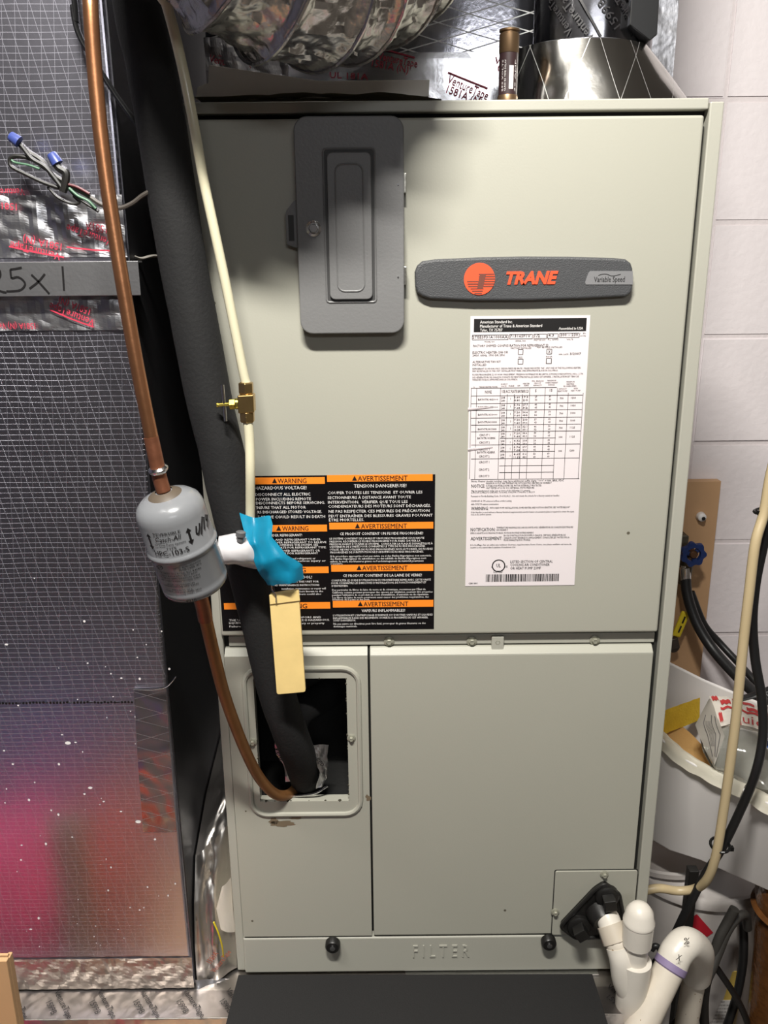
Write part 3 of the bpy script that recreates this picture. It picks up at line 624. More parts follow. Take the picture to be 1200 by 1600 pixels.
vals = [('208', '240', '1', '3.60', '17.3', '4.80', '20', '27', '30', '30', '30', '700', '1000'), ('208', '240', '1', '5.76', '27.7', '7.68', '32', '40', '45', '40', '45', '700', '1000'), ('208', '240', '1', '7.20', '34.6', '9.60', '40', '49', '56', '50', '60', '700', '1000'), ('208', '240', '3', '7.20', '20', '9.60', '34.6', '37', '43', '40', '45', '700', '1000'), ('208', '240', '3', '11.53', '32.1', '14.38', '39.1', '46', '52', '50', '60', '700', '1125'), ('208', '240', '1', '7.20', '34.6', '9.60', '40.0', '49', '56', '50', '60', '1000', '1125'), ('208', '240', '1', '4.32', '20.8', '5.76', '24.0', '26', '30', '30', '30', '', ''), ('208', '240', '1', '5.76', '27.7', '7.68', '32.0', '40', '45', '40', '45', '1000', '1200'), ('208', '240', '1', '8.65', '41.6', '11.52', '48.0', '52', '60', '60', '60', '', '')]
ry = [828, 900, 970, 1040, 1106, 1166, 1236, 1296, 1362]
for i, v in enumerate(vals):
    y = ry[i]; k = -i * 2
    if i < 5: a6(ms[i], 132 + k * .3, y + 16, 320 + k * 2, 18)
    for r in (0, 1):
        yy = y - 2 + r * 28
        a6(v[r], 348 + k * .4, yy, 384 + k * .4, 18); a6(v[3 + 2 * r], 470 + k * .3, yy - 4, 524, 17); a6(v[4 + 2 * r], 548, yy - 6, 600 + k, 17)
        a6(v[7 + r], 664 + k, yy - 8, 686 + k, 17); a6(v[9 + r], 796 + k, yy - 12, 816 + k, 17)
    a6(v[2], 435 + k * .3, y + 8, 438 + k * .3 + (4 if v[2] == '3' else 0), 18)
    if v[11]: yy = y + 4 + (26 if i > 4 else 0); a6(v[11], 898 + k, yy, 932 + k, 18); a6(v[12], 1002 + k, yy - 4, 1048 + k, 18)
a6('CIRCUIT 1', 144, 1178, 240, 20); a6('BAYHTR1415BRK', 126, 1206, 294, 19); a6('CIRCUIT 2', 142, 1248, 240, 20); a6('CIRCUIT 1', 142, 1312, 238, 20); a6('BAYHTR1420BRK', 124, 1340, 290, 20); a6('CIRCUIT 2', 140, 1378, 238, 20)
B = False
a6('CIRCUIT 1', 140, 142, 236, 20, B); a6('CIRCUIT 2', 138, 212, 236, 20, B); a6('CIRCUIT 3', 138, 272, 236, 20, B)
a6('Note: Heater model number may have additional suffix digits “+++” = 000, BRK, PDC', 68, 316, 934, 18, B); a6('NOTICE:', 68, 372, 196, 32, B, .03)
a6('MAXIMUM OUTLET AIR TEMPERATURE WITH ELECTRIC HEATERS 200 DEGREES F', 206, 336, 820, 16, B); a6('SUITABLE FOR MOBILE HOME USE. MOTOR INTERNALLY PROTECTED.', 206, 360, 730, 16, B); a6('UNIT TESTED AT 0.5 IN. W.C. EXTERNAL STATIC PRESSURE', 206, 382, 658, 16, B)
a6('May be manufactured under one or more of the following U.S. patents:', 68, 406, 620, 15, B); a6('6,764,169; 5,986,216; 6,087,893; 7,016,462; 7,062,900; 7,106,476; 7,183,219', 66, 422, 662, 15, B); a6('Pursuant to Florida Building Code 13–610.2.A.2.1, this unit meets the criteria for a factory sealed air handler.', 66, 456, 896, 16, B)
a6('COMFORT–R TM enhanced airflow comfort setting', 66, 504, 446, 15, B); a6('AIR–TITE TM cabinet construction', 66, 534, 324, 15, B); a6('WARNING:', 66, 582, 230, 32, B, .03); a6('WITH HEAT PUMP INSTALLATIONS, SOME HEATERS ARE POSITION SENSITIVE. SEE “NOTES BELOW”', 240, 566, 994, 16, B)
a6('If Air Handler is used without a factory furnished supplementary electric heater, an accessory plate is required to cover the open', 66, 606, 1030, 15, B); a6('hole in the airflow system.', 66, 630, 258, 15, B)
a6('NOTIFICATION:', 62, 780, 292, 32, B, .03); a6('TEMPÉRATURE MAXIMALE DE L’AIR DE SORTIE AVEC GÉNÉRATEURS DE CHALEUR ÉLECTRIQUES', 304, 752, 1022, 16, B); a6('200 DEGRÉS F', 304, 776, 410, 16, B); a6('EMPLOI ADAPTÉ AUX MAISONS MOBILES. MOTEUR PROTÉGÉ INTÉRIEUREMENT.', 62, 804, 656, 15, B)
a6('ADVERTISSEMENT:', 62, 864, 358, 32, B, .03); a6('EN CAS D’INSTALLATION DE POMPE À CHALEUR, CERTAINS GÉNÉRATEURS DE', 372, 826, 952, 16, B); a6('CHALEUR SONT SENSIBLES À L’EMPLACEMENT. CONSULTER LES “NOTES SUR LA', 372, 848, 988, 16, B); a6('FICHE SIGNALÉTIQUE DU MODÈLE.', 372, 870, 622, 16, B)
a6('Si le Soufflage d’air est utilisé sans radiateur électrique supplémentaire fourni d’usine, une plaque auxiliaire est tenue de', 60, 912, 1006, 15, B); a6('couvrir le trou ouvert dans le système d’écoulement d’air.', 60, 938, 486, 15, B)
a6('C', 256, 1126, 270, 22, B, .03); a6('UL', 302, 1118, 344, 34, B, .04); a6('US', 376, 1122, 408, 20, B, .03); a6('LISTED', 278, 1170, 362, 20, B, .03); a6('LISTED SECTION OF CENTRAL', 434, 1076, 832, 24, B, .02); a6('COOLING AIR CONDITIONER', 434, 1106, 802, 24, B, .02); a6('OR HEAT PUMP 23MF', 434, 1138, 720, 24, B, .02); a6('C801801', 44, 1276, 126, 15, B)
bm = BM(); print_on(bm, T, yl - .0003, res=1)
obj('plate_lettering', bm, M_black, pl_)
# two creased corners of the label
for py in (637, 700):
    a = P(731, py, yl); bm = BM(); loft(bm, [a, a + Vector((0, 0, -.004))], [a + Vector((.030, 0, .001)), a + Vector((.030, 0, .0))], 8, 3, lambda u, v, p: Vector((0, -.0012 * sin(pi * v) * (1 - u) - .0004, 0)), .0002); obj('creased_fold', bm, M_label, pl_, smooth=True)

# ------------------------------------------------------------------ base plenum under both units, foil wrapped
BP = thing('base_plenum', 'low foil-wrapped plenum box carrying the air handler and the tall duct', 'plenum', (-.15, .25, 0))
bz = ZB - .0065
obj('plenum_box', box(BM(), -.72, .302, -.076, .56, 0, bz), foil('base_foil', (180, 174, 168), .38, wrinkle=.3, wscale=16, fine=.4), BP, bevel=.002)
bm = BM(); q = P(0, 0)
loft(bm, [(-.70, -.0765, bz + .0012), (-.70, -.079, bz - .09)], [(.302, -.0765, bz + .0012), (.302, -.079, bz - .09)], 150, 14, lambda u, v, p: Vector((0, -.004 * abs(NZ(p, 60)) - .003 * abs(NZ(p, 130, 1)), .001 * NZ(p, 80, 2))))
tape1 = obj('edge_tape', bm, M_foil_tape, BP, smooth=True)
bm = BM(); loft(bm, [(-.70, -.0755, bz + .0008), (-.70, -.03, bz + .0008)], [(.302, -.0755, bz + .0008), (.302, -.03, bz + .0008)], 90, 3, lambda u, v, p: Vector((0, 0, .0008 * abs(NZ(p, 40)))))
obj('ledge_tape', bm, foil('dark_tape_foil', (150, 144, 142), .36, wrinkle=.2, wscale=30), BP)
bm = BM()
for i, x in enumerate([-.60 + .062 * k for k in range(8)] + [.262]):
    for s, dy in (('VentureTape', 0), ('1599B', -.010)):
        bm = BM(); print_turned(bm, s, Vector((x + dy * 1.5, -.052 + dy * .6, bz + .0026)), .058 if dy == 0 else .026, .0085, radians(-52), Vector((1, 0, 0)), Vector((0, 1, 0)), bold=.02); obj('tape_lettering', bm, M_tape_black, BP)
obj('steel_lip', box(BM(), -.05, .235, -.010, .0, ZB - .0055, ZB - .0035), M_silver, BP)

# ------------------------------------------------------------------ tall return duct at the left
yd = -.027; xd = -.358
RD = thing('return_duct', 'tall foil-faced duct with woven thread pattern left of the cabinet', 'duct', (-.55, .25, ZB))
dzb = ZB - .003
bm = BM(); box(bm, -.80, xd, yd, .56, dzb, 2.55)
obj('duct_body', bm, M_foil_duct, RD, bevel=.004, seg=3)
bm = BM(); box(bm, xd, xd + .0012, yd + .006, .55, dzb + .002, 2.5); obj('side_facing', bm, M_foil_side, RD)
# filter rack strip
s0 = P(0, 408, -.045).z; s1 = P(0, 465, -.045).z
xs = P(218, 440, -.045).x
bm = BM(); box(bm, -.80, xs, -.045, -.0425, s1 + .001, s0 - .001); box(bm, -.80, xs, -.0425, -.028, s0 - .0035, s0 - .001)
st = obj('filter_rack_strip', bm, M_strip, RD, bevel=.0006)
bm = BM(); sy = -.0455
def stroke(pts, wd=.0022): ribbon(bm, [P(x, y, sy) for x, y in pts], wd, Vector((0, 1, 0)))
stroke(((-16, 424), (-6, 420), (0, 424), (-1, 434), (-14, 448), (-6, 452), (4, 456), (10, 457))) 
stroke(((34, 418), (24, 420), (16, 421))); stroke(((16, 421), (17, 431), (18, 435))); stroke(((18, 435), (28, 433), (36, 438), (39, 445), (32, 453), (18, 455), (10, 455)))
stroke(((49, 429), (60, 440), (77, 459))); stroke(((70, 428), (60, 440), (46, 451))); stroke(((97.5, 416), (98.5, 430), (100, 454)))
obj('marker_lettering', bm, M_black, st)
def crinkle(name, x0, x1, z0, z1, y, nx, nz, amp, mt, par, sc=30):
    bm = BM(); loft(bm, [(x0, y, z1), (x0, y, z0)], [(x1, y, z1), (x1, y, z0)], nx, nz, lambda u, v, p: Vector((0, -amp * (abs(NZ(p, sc)) + .6 * abs(NZ(p, sc * 2.3, 1))) - .0004, 0)))
    return obj(name, bm, mt, par)
zt1 = P(100, 305, yd).z; zt0 = P(100, 402, yd).z
t1 = crinkle('wrinkled_tape', -.80, xd + .001, zt0, zt1, yd - .0005, 90, 26, .006, M_foil_tape, RD, 22)
t2 = crinkle('wrinkled_tape', -.80, xd + .001, P(100, 516, yd).z, P(100, 463, yd).z, yd - .0005, 90, 16, .0035, M_foil_tape, RD, 26)
t3 = crinkle('wrinkled_tape', -.80, xd + .001, dzb + .001, P(100, 1497, yd).z, yd - .0005, 130, 12, .003, foil('grubby_tape', (196, 188, 178), .42, wrinkle=.3, wscale=60, fine=.8), RD, 40)
bm = BM()
def tp(s, px, py, wpx, hpx, deg, y, b=.01, par=None, mt=None):
    c = P(px, py, y); k = (c - CP).dot(fw) / F
    b_ = BM() if par else bm; print_turned(b_, s, c, wpx * k, hpx * k, radians(deg), bold=b)
    if par: obj('tape_lettering', b_, mt or M_tape_red, par)
yt_ = yd - .0075
for s, x, y, w_, h_, d in (('VentureTape', 139, 368, 72, 12, 161), ('1581A', 150, 356, 34, 12, 168), ('VentureTape', 55, 392, 78, 11, 166), ('1581A (N)', 66, 380, 60, 11, 168), ('1581A', 8, 322, 36, 10, 175), ('VentureTape', 8, 300, 60, 10, 180)): tp(s, x, y, w_, h_, d, yt_, .01, RD)
for s, x, y, w_, h_, d in (('VentureTape', 112, 492, 72, 12, 158), ('1581A (N)', 116, 478, 50, 11, 158), ('1581A (N) VentureTape', 5, 510, 100, 9, 180)): tp(s, x, y, w_, h_, d, yd - .0045, .01, RD)
for a, b, y_ in (((104, 386), (176, 392), yt_), ((14, 385), (100, 402), yt_), ((78, 484), (146, 511), yd - .0045)):
    bm = BM(); ribbon(bm, [P(*a, y_), P((a[0] + b[0]) / 2, (a[1] + b[1]) / 2 + 1, y_), P(*b, y_)], .0016, Vector((0, 1, 0))); obj('tape_stripe', bm, M_tape_red, RD)
# printed row of dots across the facing
bm = BM()
x = -6
while x < 208:
    for k in range(random.choice((5, 6, 7))):
        if x < 208:
            q = P(x, 1099 - x * .009 + random.uniform(-.6, .6), yd - .0006); bmesh.ops.create_circle(bm, cap_ends=True, segments=8, radius=.0017, matrix=Matrix.Translation(q) @ Matrix.Rotation(pi / 2, 4, 'X'))
        x += 5.2
    a = P(x - 4, 1099.5 - x * .009, yd - .0006); b = P(x + 3, 1099 - x * .009, yd - .0006); ribbon(bm, [a, b], .001, Vector((0, 1, 0)))
    x += 6
tag(obj('printed_dot_row', bm, M_black, RD), 'row of black printed dots', kind='stuff')
# folded corner patch on the right edge
bm = BM(); loft(bm, [P(209, 1077, yd - .001), P(216, 1200, yd - .001), P(224, 1300, yd - .001)], [P(259, 1075, yd - .001), P(268, 1200, yd - .001), P(276, 1300, yd - .001)], 10, 40, lambda u, v, p: Vector((0, -.0015 * abs(NZ(p, 40)), 0)))
obj('corner_patch', bm, foil('patch_foil', (180, 178, 182), .22, lines=((.3, 1, .02, .0003), (-.3, 1, .03, .0003)), wrinkle=.2, wscale=20, lmix=.15, lbump=.2), RD, smooth=True)
bm = BM(); tube(bm, [P(209, 1077, yd - .003), P(235, 1078, yd - .004), P(258, 1074, yd - .004), P(268, 1066, yd - .008), P(275, 1057, yd - .010)], .0007, 6); obj('loose_thread', bm, M_silver, RD, smooth=True)
# white paint drips on the facing
bm = BM(); rs = random.Random(11)
for i in range(150):
    px = rs.uniform(2, 275); py = rs.uniform(860, 1480)
    if rs.random() > (py - 700) / 800: continue
    r = rs.choice((.0007, .0009, .0012, .0016)); q = P(px, py, yd - .0003); bmesh.ops.create_circle(bm, cap_ends=True, segments=7, radius=r, matrix=Matrix.Translation(q) @ Matrix.Rotation(pi / 2, 4, 'X') @ Matrix.Diagonal((1, rs.uniform(.6, 1.5), 1, 1)))
for px, py, r in ((106, 1161, .004), (118, 1160, .0018), (141, 1231, .003), (10, 1007, .0022), (189, 1268, .0018), (48, 1452, .0022), (216, 1284, .004), (97, 1148, .0015)):
    q = P(px, py, yd - .0003); bmesh.ops.create_circle(bm, cap_ends=True, segments=9, radius=r, matrix=Matrix.Translation(q) @ Matrix.Rotation(pi / 2, 4, 'X') @ Matrix.Diagonal((1, .6, 1, 1)))
tag(obj('paint_specks', bm, M_white, RD), kind='stuff')
# crumpled foil flap in the gap between duct and cabinet
FF = thing('foil_wrap', 'crumpled foil wrap hanging in the gap between tall duct and cabinet', 'foil wrap', (-.33, .02, ZB))
bm = BM()
Lp = [Vector((xd + .004, .34, Z(.26))), Vector((xd + .004, .12, Z(.22))), Vector((xd + .004, .03, Z(.18))), Vector((xd + .004, .000, Z(.12))), Vector((xd + .003, -.012, Z(.06))), Vector((xd + .003, -.018, Z(-.002)))]
Rp = [Vector((-.301, .36, Z(.34))), Vector((-.301, .14, Z(.28))), Vector((-.301, .06, Z(.22))), Vector((-.301, .045, Z(.14))), Vector((-.301, .018, Z(.06))), Vector((-.3005, .006, Z(-.001)))]
loft(bm, Lp, Rp, 26, 90, lambda u, v, p: Vector((0, -.022 * abs(NZ((p.x * 2.4, p.y * 2, p.z * .45), 16)) - .007 * abs(NZ((p.x * 2, p.y, p.z), 40, 2)), 0)) * sin(pi * min(max(u, .04), .96)))
obj('crumpled_sheet', bm, foil('soft_foil', (225, 220, 214), .36, wrinkle=.3, wscale=20, fine=.4), FF, smooth=True)
bm = BM(); loft(bm, [P(347, 1385, .0), P(338, 1420, .0), P(345, 1452, .0)], [P(361, 1370, .012), P(364, 1420, .012), P(368, 1455, .012)], 6, 10, lambda u, v, p: Vector((0, -.004 * sin(u * 3), 0)), .0006); obj('paper_scrap', bm, M_paper, FF, smooth=True)
bm = BM(); tube(bm, [P(334, 1441, -.02), P(341, 1457, -.022), P(347, 1478, -.022), P(349, 1494, -.02)], .0022, 8, flat=(1, .5)); tag(obj('yellow_tie', bm, M_yellow, FF, smooth=True), 'yellow plastic tie')
bm = BM(); loft(bm, [P(305, 1530, -.022), P(309, 1553, -.03)], [P(368, 1528, -.004), P(370, 1548, -.01)], 30, 8, lambda u, v, p: Vector((0, -.006 * abs(NZ(p, 50)), .003 * NZ(p, 70, 2)))); obj('taped_hem', bm, M_foil_tape, FF)
bm = BM(); print_turned(bm, 'VentureTape', P(345, 1502, -.03), .045, .008, radians(55), bold=.01); print_turned(bm, '1581A', P(332, 1496, -.03), .022, .008, radians(55)); obj('hem_lettering', bm, mat('faded_red_print', (170, 92, 70), .6), FF)

# ------------------------------------------------------------------ supply plenum on top
SP = thing('supply_plenum', 'foil-covered plenum box rising behind the top of the air handler', 'plenum', (0, .38, Z(H)))
yp = .20
px0 = P(323, 100, yp).x; px1 = P(1055, 50, yp).x
obj('plenum_box', box(BM(), px0, px1, yp, .55, Z(H) + .001, 2.55), M_foil_diamond, SP, bevel=.003)
zt_ = P(700, 82, yp).z
crinkle('tape_band', px0 - .001, P(870, 100, yp).x, Z(H) + .002, zt_, yp - .0008, 70, 12, .0012, foil('band_foil', (205, 205, 208), .2, wrinkle=.12, wscale=16, fine=.2), SP, 12)
crinkle('tape_band', P(1000, 100, yp).x, px1 + .001, Z(H) + .002, 1.95, yp - .0012, 20, 40, .002, M_foil_tape, SP, 12)
crinkle('wrinkled_tape', px0 - .001, P(450, 100, yp).x, Z(H) + .002, P(400, 60, yp).z, yp - .002, 40, 20, .006, M_foil_tape, SP, 24)
bm = BM()
for s, x, y, w_, h_, d in (('VentureTape', 622, 93, 62, 11, -11), ('1581A (N)', 610, 103, 58, 10, -10), ('VentureTape', 732, 136, 68, 13, -22), ('1581A (N)', 726, 149, 58, 11, -20), ('VentureTape', 360, 98, 66, 11, -12), ('UL 181A', 545, 118, 60, 8, -3), ('Vent', 788, 96, 30, 10, -10), ('UL', 786, 108, 16, 8, -10)): tp(s, x, y, w_, h_, d, yp - .004, .01, SP)
for a, b in (((597, 76), (648, 90)), ((700, 113), (762, 138)), ((340, 86), (395, 98))): bm = BM(); ribbon(bm, [P(*a, yp - .004), P((a[0] + b[0]) / 2, (a[1] + b[1]) / 2, yp - .004), P(*b, yp - .004)], .0018, Vector((0, 1, 0))); obj('tape_stripe', bm, M_tape_red, SP)

# tapered foil collar with the taped duct rising out of it
CO = thing('foil_collar', 'tapered shiny foil duct collar standing on the cabinet top', 'duct collar', (.19, .09, Z(H)))
cb = Vector((P(935, 155, .09).x, .10, Z(H) + .0008)); ct = Vector((P(915, 60, .08).x, .10, P(915, 52, .02).z))
rb0 = (P(1083, 155, .1).x - P(790, 155, .1).x) / 2; rt0 = (P(1012, 75, .1).x - P(805, 75, .1).x) / 2
cb.x = (P(1083, 155, .1).x + P(790, 155, .1).x) / 2; ct.x = (P(1012, 75, .1).x + P(805, 75, .1).x) / 2
def ring_loft(bm, A, ra, B, rb_, n=72, m=10, ey=.78):
    rows = []
    for j in range(m + 1):
        t = j / m; c = A.lerp(B, t); r = ra + (rb_ - ra) * t; rw = []
        for k in range(n):
            a = 2 * pi * k / n; d = Vector((cos(a), sin(a) * ey, 0)); wv = .0016 * NZ(Vector((cos(a) * 2, sin(a) * 2, t)), 2.2)
            rw.append(bm.verts.new(c + d * (r + wv)))
        rows.append(rw)
    for A_, B_ in zip(rows, rows[1:]):
        for k in range(n): bm.faces.new((A_[k], A_[(k + 1) % n], B_[(k + 1) % n], B_[k]))
    return bm
obj('collar_cone', ring_loft(BM(), cb, rb0, ct, rt0), M_foil_smooth, CO, smooth=True)
bm = ring_loft(BM(), ct + Vector((0, 0, -.002)), rt0 - .002, ct + Vector((0, 0, .003)), rt0 - .012); obj('collar_rim', bm, M_foil_tape, CO, smooth=True)
TD = thing('taped_duct', 'upright duct wrapped in printed foil tape above the tapered collar', 'duct', (ct.x, .12, ct.z))
dc = Vector((ct.x + .006, .115, ct.z - .02)); rd = (P(1028, 10, .1).x - P(838, 10, .1).x) / 2 * 1.0
dc.x = (P(1028, 10, .1).x + P(838, 10, .1).x) / 2
rd = min(rd, .083)
bm = ring_loft(BM(), dc, rd, dc + Vector((0, 0, .9)), rd, 72, 60, .7); obj('duct_body', bm, foil('wavy_tape_foil', (150, 150, 155), .16, wrinkle=.5, wscale=9, fine=.1), TD, smooth=True)
bm = BM()
def cyl_text(s, ang, z, W, H, turn, b=.03):
    tu, tv = cos(turn), sin(turn)
    def mf(u, v):
        u -= W / 2; v -= H / 2; uu = u * tu - v * tv; vv = u * tv + v * tu; a = ang + uu / rd
        return Vector((dc.x + (rd + .0022) * cos(a), dc.y + (rd * .7 + .0028) * sin(a), z + vv))
    put_text(bm, s, W, H, mf, b)
zc = ct.z
for ang, dz, s, W_, H_ in ((-2.35, .035, 'VentureTape', .06, .009), (-2.05, .030, 'VentureTape', .07, .010), (-1.5, .03, '1599B', .035, .009), (-1.25, .035, 'VentureTape', .06, .010), (-.95, .02, '1599B', .03, .009)):
    cyl_text(s, ang, zc + dz, W_, H_, radians(128))
obj('black_tape_lettering', bm, M_tape_black, TD)
bm = BM()
for ang in (-1.95, -1.18):
    pts = [Vector((dc.x + (rd + .0024) * cos(ang + t), dc.y + (rd * .7 + .003) * sin(ang + t), zc + .045 - t * .11)) for t in (-.35, -.1, .1, .35)]
    ribbon(bm, pts, .0025, Vector((0, 1, 0)))
obj('black_tape_stripe', bm, M_tape_black, TD)
bm = BM(); q0 = P(985, 0, .06); q1 = P(1024, 58, .06)
prism(bm, [(P(985, 10, .06).x, q1.z + .012), (P(1015, 62, .06).x, q1.z - .004), (P(1026, 55, .06).x, q1.z + .002), (P(1026, 0, .06).x, 1.9), (P(985, 0, .06).x, 1.9)], .058, .10); obj('black_corner_angle', bm, M_blackshine, TD, bevel=.001)

# cartridge fuse standing on the top
FU = thing('cartridge_fuse', 'brown cartridge fuse with brass end caps standing on the cabinet top', 'fuse', (P(792, 155, .03).x, .03, Z(H)))
fx = P(793, 155, .03).x; fz0 = Z(H) + .0005; fz1 = P(793, 46, .03).z
fr = (P(808, 100, .03).x - P(778, 100, .03).x) / 2
hh = fz1 - fz0
bm = BM(); lathe(bm, [(fr * .97, .0), (fr * 1.06, .001), (fr * 1.06, hh * .10), (fr, hh * .12)], (fx, .03, fz0), seg=28); M_cap = mat('tarnished_brass', (128, 104, 78), .4, .8, var=.2, vscale=60); obj('end_cap', bm, M_cap, FU, smooth=True); bm = BM(); lathe(bm, [(fr, hh * .68), (fr * 1.03, hh * .69), (fr * 1.03, hh * .93), (fr * .92, hh * .94), (fr * .92, hh * .96), (fr * 1.06, hh * .97), (fr * 1.06, hh * .995), (fr * .8, hh)], (fx, .03, fz0), seg=28)
obj('end_cap', bm, M_cap, FU, smooth=True)
bm = BM(); lathe(bm, [(fr * .98, hh * .11), (fr * .98, hh * .69)], (fx, .03, fz0), seg=28); obj('fuse_body', bm, mat('maroon_sleeve', (52, 34, 36), .5), FU, smooth=True)
bm = BM()
for (a0, a1, z0, z1) in ((-1.62, -1.15, .19, .50),):
    n = 6
    for k in range(n):
        t0 = a0 + (a1 - a0) * k / n; t1 = a0 + (a1 - a0) * (k + 1) / n; R2 = fr * .99 + .0002
        bm.faces.new([bm.verts.new((fx + R2 * cos(t), .03 + R2 * sin(t), fz0 + hh * zz)) for t, zz in ((t0, z0), (t1, z0), (t1, z1), (t0, z1))])
for a_, s in ((-1.95, 'CLASS K5 TIME DELAY'), (-2.25, '250 VOLTS'), (-.85, '30 AMP')):
    put_text(bm, s, hh * .42, .0018, lambda u, v, a_=a_: Vector((fx + (fr * .99 + .0003) * cos(a_ - v / fr), .03 + (fr * .99 + .0003) * sin(a_ - v / fr), fz0 + hh * .16 + u)), .02, res=1)
obj('sleeve_print', bm, M_white, FU)

# envelope and folded cloth on the top
bm = BM(); q = [P(328, 101, .06), P(305, 137, .04)]
prism(bm, [(P(306, 150, .05).x, Z(H) + .012), (P(670, 150, .05).x, Z(H) + .013), (P(671, 124, .05).x, P(671, 125, .05).z), (P(500, 124, .05).x, P(500, 127, .05).z), (P(327, 101, .05).x, P(327, 102, .05).z), (P(326, 130, .05).x, P(326, 130, .05).z), (P(309, 136, .05).x, P(309, 137, .05).z)], .048, .052)
solo('envelope', bm, M_paper, 'long white paper envelope propped on the cloth under the ribbed duct', 'envelope', bevel=.0004)
bm = BM(); nx, ny = 60, 14
loft(bm, [(P(303, 150, .02).x + .001, .018, Z(H) + .004), (P(303, 150, .02).x, .16, Z(H) + .008)], [(P(690, 150, .02).x, .018, Z(H) + .004), (P(690, 150, .02).x, .16, Z(H) + .008)], nx, ny, lambda u, v, p: Vector((0, .006 * NZ(p, 16), (.0045 * abs(NZ(p, 24, 1)) + .004 + .003 * sin(pi * u)) * min(1, (1 - u) * 6 + .1))), .004)
solo('folded_cloth', bm, M_cloth, 'folded khaki cloth lying on the cabinet top under the envelope', 'cloth', smooth=True)

# ------------------------------------------------------------------ ribbed flexible duct hanging above
FD = thing('flexible_duct', 'silver ribbed flexible duct sagging over the top of the cabinet', 'flexible duct', (-.15, .0, Z(1.35)))
def fp(px, py, y): return P(px, py, y)
axis = [P(240, -900, -.22), P(270, -640, -.21), fp(292, -420, -.20), fp(304, -300, -.18), fp(324, -200, -.165), fp(370, -138, -.15), fp(426, -100, -.135), fp(486, -88, -.115), fp(564, -114, -.08), fp(638, -210, -.03), fp(668, -375, .01), Vector((.03, .05, 2.5))]
path = spline(axis, 40)
# arc-length resample
acc = [0]
for a, b in zip(path, path[1:]): acc.append(acc[-1] + (b - a).length)
N = 1000; rs_path = []; j = 0
for i in range(N):
    s = acc[-1] * i / (N - 1)
    while j < len(acc) - 2 and acc[j + 1] < s: j += 1
    rs_path.append(path[j].lerp(path[j + 1], (s - acc[j]) / (acc[j + 1] - acc[j])))
LT = acc[-1]; pitch = .029
def frad(t, a, i):
    s = t * LT; ph = (s / pitch + a / (2 * pi)) % 1.0
    rid = max(0, 1 - abs(ph - .5) / .16)
    sag = abs(sin(pi * (ph - .5)))
    p = rs_path[i] + Vector((cos(a), sin(a), 0)) * .1
    d = NZ(Vector((s * 16, cos(a) * 2.2, sin(a) * 2.2)), 1.6) ; d2 = NZ(Vector((s * 60, cos(a) * 6, sin(a) * 6)), 2.6, 3)
    return .1 + .004 * rid + (-.006 * sag + .0035 * d + .0042 * d2) * (1 - rid)
bm = BM(); tube(bm, rs_path, .1, 130, 1, rfun=frad, smoothpath=False, caps=False)
obj('ribbed_sleeve', bm, M_foil_flex, FD, smooth=True)
hp = []; nrm = None
for i in range(0, N):
    p = rs_path[i]; t = (rs_path[min(i + 1, N - 1)] - rs_path[max(i - 1, 0)]).normalized()
    if nrm is None: nrm = frame_of(t)[0]
    nrm = (nrm - t * nrm.dot(t)).normalized(); bn = t.cross(nrm); q0 = rs_path[min(i + 1, N - 1)]
    ds = LT / (N - 1)
    for k in range(2):
        s = (i + k / 2) * ds; a = 2 * pi * (.5 - s / pitch)
        hp.append(p.lerp(q0, k / 2) + (nrm * cos(a) + bn * sin(a)) * .1042)
bm = BM(); tube(bm, hp, .0019, 6, 1, smoothpath=False); obj('wire_rib', bm, M_foil_flex, FD, smooth=True)

# ------------------------------------------------------------------ insulated suction line
SL = thing('insulated_pipe', 'thick black foam-insulated pipe slanting down into the coil opening', 'insulated pipe', (-.25, -.05, ZB))
pts = [Vector((-.335, .08, 2.45)), fp(200, -170, .0), fp(216, 0, -.045), fp(236, 100, -.048), fp(251, 190, -.05), fp(284, 400, -.05), fp(307, 520, -.052), fp(328, 630, -.054), fp(345, 700, -.055), fp(359, 770, -.055), fp(386, 880, -.055), fp(411, 985, -.05), fp(432, 1080, -.045), fp(452, 1140, -.034), fp(468, 1183, -.008), fp(479, 1216, .035), fp(482, 1212, .09)]
def srad(t, a, i): return (.0258 - .003 * max(0, min(1, (t - .6) / .2))) * (1 + .02 * NZ(Vector((t * 20, cos(a), sin(a))), 2))
bm = BM(); tube(bm, pts, .033, 36, 12, rfun=srad); obj('foam_sleeve', bm, M_foam, SL, smooth=True)
bm = BM(); tube(bm, [fp(520, 1080, .09), fp(488, 1100, .06), fp(462, 1120, .03), fp(455, 1160, .02)], .021, 20); tag(obj('foam_branch', bm, M_foam, SL, smooth=True), 'second foam-wrapped pipe inside the opening')
for k, (a, b, n_) in enumerate((((431, 1153), (455, 1220), 'torn_foil_tape'), ((494, 1165), (508, 1230), 'torn_foil_tape'))):
    bm = BM(); yy = .012 if k == 0 else .006
    if k == 0: Lq = [P(428, 1156, yy), P(431, 1175, yy), P(443, 1195, yy), P(447, 1221, yy)]; Rq = [P(440, 1153, yy - .012), P(450, 1175, yy - .012), P(456, 1195, yy - .012), P(457, 1220, yy - .008)]
    else: Lq = [P(490, 1163, yy - .014), P(492, 1185, yy - .016), P(500, 1205, yy - .014), P(494, 1232, yy - .01)]; Rq = [P(514, 1163, yy), P(512, 1185, yy), P(512, 1205, yy), P(505, 1228, yy)]
    loft(bm, Lq, Rq, 8, 16, lambda u, v, p: Vector((.002 * NZ(p, 90, 1), -.005 * abs(NZ(p, 70)), 0))); tp_ = obj(n_, bm, M_foil_tape, SL)
bm = BM(); tp('Vent', 437, 1178, 26, 9, -75, -.002, .03); tp('ego', 502, 1190, 16, 9, -60, -.013, .03); obj('black_tape_lettering', bm, M_tape_black, SL)
